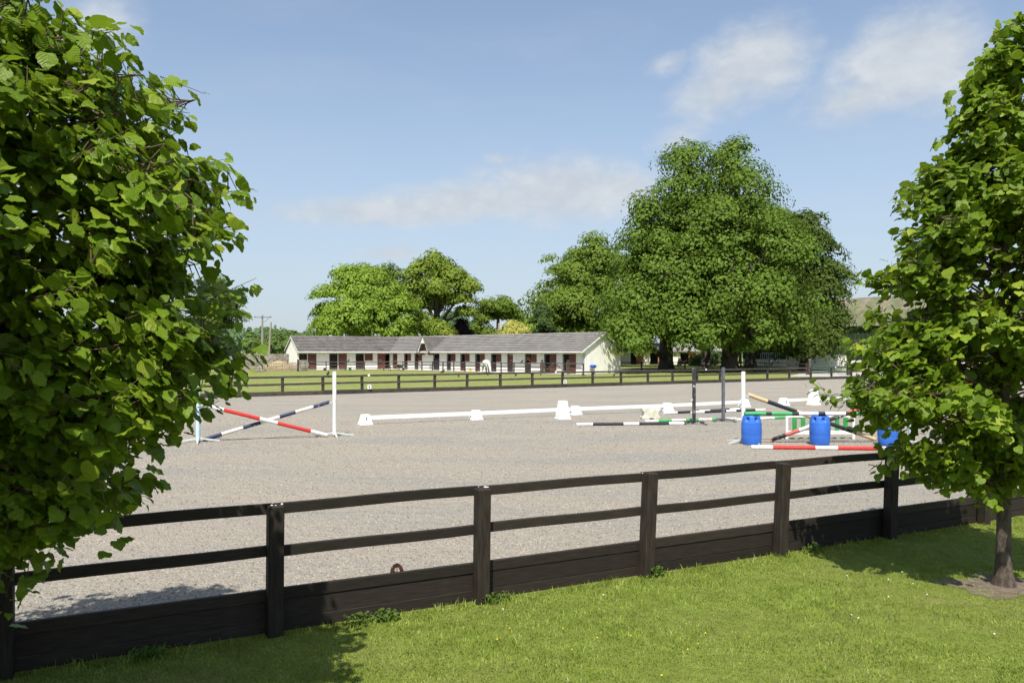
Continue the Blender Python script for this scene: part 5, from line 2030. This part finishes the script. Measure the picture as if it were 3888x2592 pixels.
# ------------------------------------------------------------------ the two near trees
M_hazel = leaf_mat("hazel leaves", (0.094, 0.165, 0.010), (0.200, 0.295, 0.018), 0.32, (0.36, 0.52, 0.030), .42, .28, True, (0.33, 0.38, 0.045))
M_twig = pmat("twig bark", (0.085, 0.055, 0.035), (0.14, 0.10, 0.065), 12.0, 0.8)
M_trunk = pmat("young tree bark", (0.060, 0.046, 0.034), (0.125, 0.10, 0.078), 9.0, 0.9, 0.9, 26.0, (2.0, 2.0, .8), wear=(0.20, 0.165, 0.13), wscale=7.0, wrange=(0.60, 0.75))


def leaf_shape(seed, detail=True):
    """heart shaped, toothed leaf, unit length along +x, lying in xy with folded blade; returns verts, tris, uv"""
    r_ = random.Random(seed)
    prof = [(0.0, .0), (-.07, .17), (-.01, .33), (.12, .44), (.27, .49), (.42, .475), (.56, .42), (.68, .34), (.79, .25), (.90, .13), (1.0, 0.0)] if detail else [(0, 0), (-.05, .22), (.14, .45), (.42, .475), (.72, .30), (1.0, 0)]
    mid_x = np.linspace(0, 1, len(prof))
    curl = r_.uniform(.10, .34)
    fold = r_.uniform(.06, .30)
    wav = r_.uniform(.02, .05)
    V, UV = [], []

    def z(x, y):
        return -curl * x * x + fold * abs(y) - .35 * y * y + wav * math.sin(x * 17 + y * 6)
    n = len(prof)
    for i in range(n):
        mx = prof[i][0] if i in (0, n - 1) else max(0.0, prof[i][0] * .9 + .05)
        V.append((mx, 0, z(mx, 0)))
        UV.append((mx, .5))
    for s in (-1, 1):
        for i in range(1, n - 1):
            x, y = prof[i]
            tooth = (.035 if i % 2 else -.02) if detail else 0.0
            x, y = x + tooth, y * (1 + tooth * .9) + r_.uniform(-.012, .012)
            V.append((x, s * y, z(x, s * y)))
            UV.append((x, .5 + s * y))
    T = []
    for si, s in enumerate((-1, 1)):
        b = n + si * (n - 2)
        for i in range(n - 1):
            e0 = b + i - 1 if 0 < i < n - 1 else i
            e1 = b + i if i + 1 < n - 1 else i + 1
            q_ = [i, e0, e1, i + 1] if s > 0 else [i, i + 1, e1, e0]
            q_ = [v for k, v in enumerate(q_) if v not in q_[:k]]
            if len(q_) == 4:
                T += [(q_[0], q_[1], q_[2]), (q_[0], q_[2], q_[3])]
            elif len(q_) == 3:
                T.append(tuple(q_))
    T = [t if True else t for t in T]
    return np.array(V), np.array(T), np.array(UV)


def near_tree(name, base, lean, H, prof, n_shoots, leaf_len, label, seed, trunk_r, crown_z0, az_bump=.10, droop=.6, asym=0.0, n_boughs=120, tips=()):
    rs = np.random.RandomState(seed)
    root = empty(name, base, 0, label, "tree")
    base = np.array(base, float)
    zs = np.array([p[0] for p in prof])
    rr = np.array([p[1] for p in prof])
    ax = lambda z: np.array([lean[0] * z, lean[1] * z, z])
    # trunk
    q = MB()
    pts = [ax(z) for z in (-.15, 0, .12, .4, .9, H * .35, H * .6, H * .85, H * .97)]
    q.tube(pts, [trunk_r * 2.2, trunk_r * 1.7, trunk_r * 1.22, trunk_r * 1.02, trunk_r * .95, trunk_r * .72, trunk_r * .45, trunk_r * .2, trunk_r * .06], 16)
    q.build("trunk", M_trunk, root, smooth=True)
    P, D, N, S = [], [], [], []
    tw = MB()
    brs = 0
    boughs = []
    for i in range(n_boughs):
        while True:
            z = rs.uniform(zs[0], zs[-1])
            if rs.uniform(0, rr.max()) < np.interp(z, zs, rr) + .1:
                break
        a = rs.uniform(0, 2 * np.pi)
        Rz = np.interp(z, zs, rr) * (1 + az_bump * np.sin(3 * a + 4.1 * z + seed) + .5 * az_bump * np.sin(7 * a - 3 * z))
        if asym:  # upper crown swelled on its unseen side, shaped to shade the lower leaves
            Rz *= 1 + asym * np.clip((z - 2.5) / .8, 0, 1) * np.clip((5.4 - z) / 1.2, 0, 1) * max(0.0, np.cos(a + np.pi / 2 + .35)) ** 5
        f = rs.uniform(.30, .92 if len(tips) else 1.0) ** .5
        Rz = max(.06, Rz * f)
        out = np.array([np.cos(a), np.sin(a), 0])
        tip = ax(z) + out * Rz
        z0 = max(crown_z0 * .9, z - .30 * Rz - .1) if z > crown_z0 + .2 else crown_z0 + .1 + .1 * rs.uniform()
        p0 = ax(min(z0, H * .93))
        midp = p0 * .45 + tip * .55 + np.array([0, 0, .06 * Rz + .02]) + rs.normal(0, .07 * Rz + .01, 3)
        boughs.append((p0, midp, tip, out, Rz))
        b = MB()
        b.tube([p0, p0 * .7 + midp * .3 + np.array([0, 0, .02]), midp, tip], [.006 + .010 * Rz, .005 + .007 * Rz, .009, .003], 6)
        b.build("branch", M_twig, root, smooth=True)
    for (bx, by, bz) in tips:
        for rep in range(2):
            tip = np.array([bx, by, bz]) - base + np.array([0, (-.22, .22)[rep], 0]) + rs.normal(0, .05, 3)
            hv = tip - ax(tip[2])
            Rz = np.linalg.norm(hv)
            out = hv / max(Rz, .05)
            z0 = max(crown_z0 * .9, tip[2] - .30 * Rz - .1) if tip[2] > crown_z0 + .2 else crown_z0 + .1
            p0 = ax(min(z0, H * .93))
            midp = p0 * .45 + tip * .55 + np.array([0, 0, .06 * Rz + .02]) + rs.normal(0, .05 * Rz, 3)
            boughs.append((p0, midp, tip, out, Rz))
            b = MB()
            b.tube([p0, p0 * .7 + midp * .3 + np.array([0, 0, .02]), midp, tip], [.006 + .010 * Rz, .005 + .007 * Rz, .009, .003], 6)
            b.build("branch", M_twig, root, smooth=True)
    for i in range(n_shoots):
        p0, midp, tip, out, Rz = boughs[i % len(boughs)]
        # shoots gather towards the end of their bough
        t_ = rs.uniform(0, 1) ** .6 if i >= 2 * len(boughs) else 1.0 - .12 * (i >= len(boughs))
        onb = midp + (tip - midp) * t_ if t_ > .30 else p0 + (midp - p0) * rs.uniform(.1, 1)
        tip = onb + np.clip(rs.normal(0, 1, 3), -1.7, 1.7) * np.array([.10, .10, .07]) * (.6 + .4 * Rz)
        # the leafy shoot itself: short, rising, curving
        sh = out * rs.uniform(.3, 1.0) + np.array([0, 0, rs.uniform(-.15, .75)]) + rs.normal(0, .30, 3)
        sh /= np.linalg.norm(sh)
        seglen = rs.uniform(.16, .42)
        s0 = tip - sh * seglen
        tw.tube([onb, s0 * .6 + tip * .4 + np.array([0, 0, -.01]), tip], [.004, .003, .0015], 4, 0, False)
        nl = int(rs.uniform(8, 15))
        sidev = np.cross(sh, [0, 0, 1.0])
        sidev /= np.linalg.norm(sidev) + 1e-6
        upv = np.cross(sidev, sh)
        for k in range(nl):
            t_ = (k + rs.uniform(0, .8)) / nl
            at_ = s0 + sh * seglen * t_
            ph = k * 2.4 + rs.uniform(-.5, .5)
            dr = sidev * np.cos(ph) * rs.uniform(.5, 1.0) + upv * np.sin(ph) * .5 + sh * rs.uniform(.0, .6) + out * .25 + np.array([0, 0, -droop * rs.uniform(.1, 1.3)]) + rs.normal(0, .15, 3)
            dr /= np.linalg.norm(dr)
            pet = rs.uniform(.02, .06)
            nn = np.array([0, 0, .9]) + out * .9 * rs.uniform(0, 1) + rs.normal(0, .42, 3)
            L = leaf_len * rs.uniform(.48, 1.28) * (.6 + .4 * min(1, (1.12 - t_) * 2.5))
            P.append(at_ + dr * pet)
            D.append(dr)
            N.append(nn)
            S.append(L)
    tag(tw.build("twigs", M_twig, root), kind="stuff")
    P, D, N, S = np.array(P), np.array(D), np.array(N), np.array(S)
    N -= D * np.sum(N * D, axis=1, keepdims=True)
    N /= np.linalg.norm(N, axis=1, keepdims=True)
    B = np.cross(N, D)
    # which leaves show largest from the viewpoint: a coarse depth sort
    Wp = P + base
    Y = Wp[:, 1]
    ok = Y > .8
    k1 = 784.0
    cx = Wp + D * (S * .45)[:, None]
    u = np.where(ok, 512 + cx[:, 0] / np.maximum(cx[:, 1], .1) * k1, -999)
    v = 352 - (cx[:, 2] - CAM_H) / np.maximum(cx[:, 1], .1) * k1
    view = cx - np.array([0, 0, CAM_H])
    view /= np.linalg.norm(view, axis=1, keepdims=True)
    facing = np.abs(np.sum(view * N, axis=1))
    order = np.argsort(np.linalg.norm(cx - np.array([0, 0, CAM_H]), axis=1))
    grid = np.zeros((700 // 3, 1030 // 3), bool)
    score = np.zeros(len(P))
    for i in order:
        if not (0 <= u[i] < 1024 and 0 <= v[i] < 682):
            continue
        rpx = S[i] * .38 * k1 / cx[i, 1]
        r_c = max(1, int(rpx * (.35 + .65 * facing[i]) / 3))
        gx, gy = int(u[i] / 3), int(v[i] / 3)
        sub = grid[max(0, gy - r_c):gy + r_c + 1, max(0, gx - r_c):gx + r_c + 1]
        score[i] = np.count_nonzero(~sub)
        sub[:] = True
    pick = np.argsort(-score)[:300]
    pick = pick[score[pick] > 0]
    picked = np.zeros(len(P), bool)
    picked[pick] = True
    meshes = []
    for j in range(8):
        V, T, UV = leaf_shape(100 + j)
        b = MB()
        me = fast_mesh("leaf", V, T, M_hazel, UV, True)
        meshes.append(me)
    for i in np.nonzero(picked)[0]:
        o = bpy.data.objects.new("leaf", meshes[i % 8])
        M4 = Matrix(((D[i][0] * S[i], B[i][0] * S[i], N[i][0] * S[i], P[i][0]), (D[i][1] * S[i], B[i][1] * S[i], N[i][1] * S[i], P[i][1]), (D[i][2] * S[i], B[i][2] * S[i], N[i][2] * S[i], P[i][2]), (0, 0, 0, 1)))
        o.parent = root
        o.matrix_local = M4
        COL.objects.link(o)
    rest = np.nonzero(~picked)[0]
    # near or visible leaves in full shape, deep ones simpler
    Vs, Ts, Us, base_i = [], [], [], 0
    for j in range(8):
        for det in (True, False):
            sel = rest[(rest % 8 == j)]
            sel = sel[(score[sel] > 0) == det]
            if len(sel) == 0:
                continue
            V, T, UV = leaf_shape(100 + j, det)
            W_ = (P[sel][:, None, :] + (V[None, :, 0, None] * D[sel][:, None, :] + V[None, :, 1, None] * B[sel][:, None, :] + V[None, :, 2, None] * N[sel][:, None, :]) * S[sel][:, None, None])
            nv = len(V)
            Vs.append(W_.reshape(-1, 3))
            Ts.append((T[None, :, :] + (np.arange(len(sel)) * nv)[:, None, None]).reshape(-1, 3) + base_i)
            Us.append(np.tile(UV, (len(sel), 1)))
            base_i += len(sel) * nv
    me = fast_mesh("foliage", np.concatenate(Vs), np.concatenate(Ts), M_hazel, np.concatenate(Us), True)
    tag(link("foliage", me, root), kind="stuff")
    return root


near_tree("hazel_tree", (-3.4, 4.0, 0), (0, 0), 5.2, [
    (1.05, .35), (1.2, .65), (1.4, .95), (1.6, 1.20), (1.8, 1.32), (1.95, 1.40), (2.1, 1.65), (2.25, 1.78), (2.42, 1.55), (2.52, 1.05), (2.74, 1.0), (2.88, 1.35), (3.0, 1.75), (3.16, 1.78), (3.27, 1.68), (3.4, 1.62), (3.68, 1.52), (3.76, 1.35), (3.9, 1.2), (4.1, 1.12), (4.5, .75), (5.0, .32), (5.2, .05)],
    3800, .083, "large leafy hazel tree filling the left edge", 3, .10, .85, asym=.5, n_boughs=190, tips=[tuple(at((u - (86 if v < 940 else 112)) * 1.65306, (v + (14 if v < 700 else -24)) * 1.65306, 4.1)) for u, v in (
        (225, 25), (255, 100), (360, 160), (455, 205), (430, 280), (495, 320), (525, 380), (580, 425), (575, 480), (470, 540), (390, 600), (360, 650), (545, 735), (595, 830), (560, 790), (520, 880), (490, 920), (380, 960), (330, 1010), (390, 1080), (320, 1140), (240, 1150), (130, 1180), (120, 1250), (50, 1290), (15, 1320))])
near_tree("hazel_tree", (4.89, 7.8, 0), (.004, 0), 5.45, [
    (1.15, .4), (1.3, .70), (1.45, .70), (1.65, .80), (1.78, 1.2), (1.92, 1.5), (2.05, 1.45), (2.2, 1.1), (2.35, 1.2), (2.52, 1.42), (2.66, 1.25), (2.85, .9), (3.05, 1.05), (3.22, 1.2), (3.55, 1.0), (3.8, .88), (4.07, .82), (4.37, .55), (4.76, .5), (5.2, .36), (5.42, .13), (5.5, .04)],
    2350, .094, "young hazel tree with a bare trunk on the lawn at right", 8, .066, .95, n_boughs=120, tips=[tuple(at((u + 52) * 1.65306, (v + (14 if v < 900 else -30)) * 1.65306, 7.8)) for u, v in (
        (2292, 70), (2296, 95), (2225, 140), (2190, 230), (2190, 320), (2092, 415), (2110, 445), (2062, 520), (2070, 560), (1990, 605), (2030, 625), (2075, 690), (1940, 770), (1985, 765), (2025, 835), (1908, 885), (1925, 930), (1965, 925), (2015, 1050), (2070, 1075), (2110, 1085), (2190, 1000), (2235, 1050))])
# added hazel, out of view beside the camera, to shade the left tree and lawn
near_tree("hazel_tree", (-3.9, .5, 0), (0, 0), 7.0, [
    (1.1, .4), (1.5, 1.3), (2.2, 1.9), (3.0, 2.1), (4.0, 2.05), (5.0, 1.7), (5.8, 1.1), (6.5, .5), (7.0, .05)],
    1000, .17, "added taller hazel, unseen beside the camera at left, there for its shade", 17, .12, 1.0, n_boughs=90)

# ------------------------------------------------------------------ lawn: blades, tufts, flowers, soil ring
M_blade = leaf_mat("grass blades", (0.215, 0.305, 0.036), (0.335, 0.435, 0.080), .25, (0.34, 0.42, 0.05), .5, .2, False, (0.42, 0.45, 0.18), 4.0, .8)


def blades(n, xr, yr, hmin, hmax, seed, keep):
    rs = np.random.RandomState(seed)
    x = rs.uniform(*xr, n)
    y = rs.uniform(*yr, n)
    k = keep(x, y, rs)
    x, y = x[k], y[k]
    n = len(x)
    patch = .75 + .35 * np.sin(x * 2.3 + 1.7 * np.sin(y * 1.9)) * np.sin(y * 2.9 + 1.3 * np.sin(x * 1.3)) + .12 * np.sin(x * 9) * np.sin(y * 8)
    h = rs.uniform(hmin, hmax, n) * patch
    a = rs.uniform(0, 2 * np.pi, n)
    ln = rs.uniform(.15, .95, n) * h
    la = rs.uniform(0, 2 * np.pi, n)
    wd = rs.uniform(.0022, .0048, n)
    z0 = np.full(n, -.014)
    s = np.stack([np.cos(a) * wd, np.sin(a) * wd, np.zeros(n)], 1)
    b = np.stack([x, y, z0], 1)
    t = b + np.stack([np.cos(la) * ln, np.sin(la) * ln, h], 1)
    m = b + np.stack([np.cos(la) * ln * .35, np.sin(la) * ln * .35, h * .6], 1)
    V = np.stack([b - s, b + s, m + s * .8, t, m - s * .8], 1).reshape(-1, 3)
    i = np.arange(n)[:, None] * 5
    F3 = np.concatenate([i + np.array([0, 1, 2]), i + np.array([0, 2, 4]), i + np.array([4, 2, 3])], 0)
    return V, F3


def side_keep(x, y, rs):
    rel = (x - NC.x) * NN.x + (y - NC.y) * NN.y
    d = np.sqrt((x - 4.89) ** 2 * .45 + (y - 7.75) ** 2)
    p = np.clip(1.25 - np.sqrt(x * x + y * y) / 16.0, .15, 1)
    return (rel < .03) & (d > (.33 + .10 * np.sin(5 * np.arctan2(y - 7.75, x - 4.89))) * rs.uniform(.45, 1.15, len(x))) & (rs.uniform(0, 1, len(x)) < p)


V, F = blades(560000, (-5.5, 11.0), (4.2, 13.0), .014, .036, 4, side_keep)
tag(link("lawn_grass", fast_mesh("lawn_grass", V, F, M_blade)), "short mown green grass of the near lawn", "grass", None, "stuff")

# longer tufts and weeds along the fence foot
def strip_keep(x, y, rs):
    rel = (x - NC.x) * NN.x + (y - NC.y) * NN.y
    along = (x - NC.x) * ND.x + (y - NC.y) * ND.y
    return (rel < .045) & (rel > -.16) & (rs.uniform(0, 1, len(x)) < .25 + .55 * (np.sin(along * 3.1) * np.sin(along * 7.7 + 1) > .1))


V, F = blades(220000, (-5.5, 9.0), (4.4, 12.0), .03, .085, 5, strip_keep)
tag(link("edge_grass", fast_mesh("edge_grass", V, F, M_blade)), "longer ragged grass along the foot of the near fence", "grass", None, "stuff")

M_weed = leaf_mat("weed leaves", (0.060, 0.115, 0.018), (0.105, 0.170, 0.028), .3)
rw = np.random.RandomState(12)
Vw, Fw, nb = [], [], 0
for k in (-.62, -.50, .07, 1.05, 2.25, -1.5):
    p = NC + ND * (k * SP) - NN * rw.uniform(.06, .12)
    n = 90
    a = rw.uniform(0, 2 * np.pi, n)
    r_ = rw.uniform(0, 1, n) ** .6 * rw.uniform(.05, .11)
    c = np.stack([p.x + np.cos(a) * r_ * 1.6 * ND.x, p.y + np.sin(a) * r_ * .7 + np.cos(a) * r_ * ND.y, rw.uniform(.005, .11, n) * (1 - r_ * 3.5)], 1)
    V, F = cards(c, np.array([0, -.3, 1.0]) + rw.normal(0, .5, (n, 3)), .034, rw, .75)
    Vw.append(V)
    Fw.append(F + nb)
    nb += len(V)
tag(link("edge_weeds", fast_mesh("edge_weeds", np.concatenate(Vw), np.concatenate(Fw), M_weed)), "low leafy weeds along the near kickboards", "weeds", None, "stuff")

# soil ring under the right tree
rs2 = random.Random(4)
ring = []
for k in range(40):
    a = 2 * math.pi * k / 40
    r_ = (.42 + .08 * math.sin(5 * a) + rs2.uniform(-.05, .05))
    ring.append((4.89 + r_ * 1.35 * math.cos(a), 7.75 + r_ * .95 * math.sin(a)))
sheet("soil_ring", ring, -0.008, M_soil)

# daisies and buttercups
def flower(name, petal, centre, r):
    q = MB()
    q.lathe([(.001, .0), (r, .006), (r * .9, .009), (.001, .008)], 9)
    q.lathe([(r * .35, .0091), (r * .3, .013), (.0005, .0135)], 7, 1)
    q.tube([(0, 0, -.035), (0, 0, .002)], .0016, 4, 2)
    return q.mesh(name, [petal, centre, MATS["weed leaves"]])


M_dw = pmat("daisy petals", (0.80, 0.80, 0.78), (0.75, 0.75, 0.72))
M_dy = pmat("flower yellow", (0.78, 0.56, 0.02), (0.82, 0.62, 0.03))
fd, fb = flower("daisy", M_dw, M_dy, .007), flower("buttercup", M_dy, M_dy, .0065)
cr = lambda x, y: (2600 + x * .6326, 1600 + y * .6326)
cl = lambda x, y: (1300 + x * .569, 1700 + y * .569)
for (u, v) in [cr(*p) for p in ((973, 925), (1222, 948), (1370, 973), (1453, 1038), (1222, 1050), (1000, 1160), (1043, 1178), (1857, 1273), (1303, 903))] + [cl(*p) for p in ((1072, 1076), (1744, 980))]:
    p = gr(u, v, .03)
    tag(link("daisy", fd, None, (p.x, p.y, .028), (rw.uniform(-.3, .3) + .3, rw.uniform(-.3, .3), 0)), "tiny white daisy in the near lawn", "flower", "daisies in the lawn")
for (u, v) in [cr(*p) for p in ((124, 1270), (80, 1335), (17, 1368))] + [cl(*p) for p in ((1116, 1205), (1473, 1206), (1700, 1266), (1927, 1255), (1533, 1348), (1032, 1278), (2131, 1517))]:
    p = gr(u, v, .03)
    tag(link("buttercup", fb, None, (p.x, p.y, .030), (rw.uniform(-.3, .3) + .3, rw.uniform(-.3, .3), 0)), "tiny yellow buttercup in the near lawn", "flower", "buttercups in the lawn")
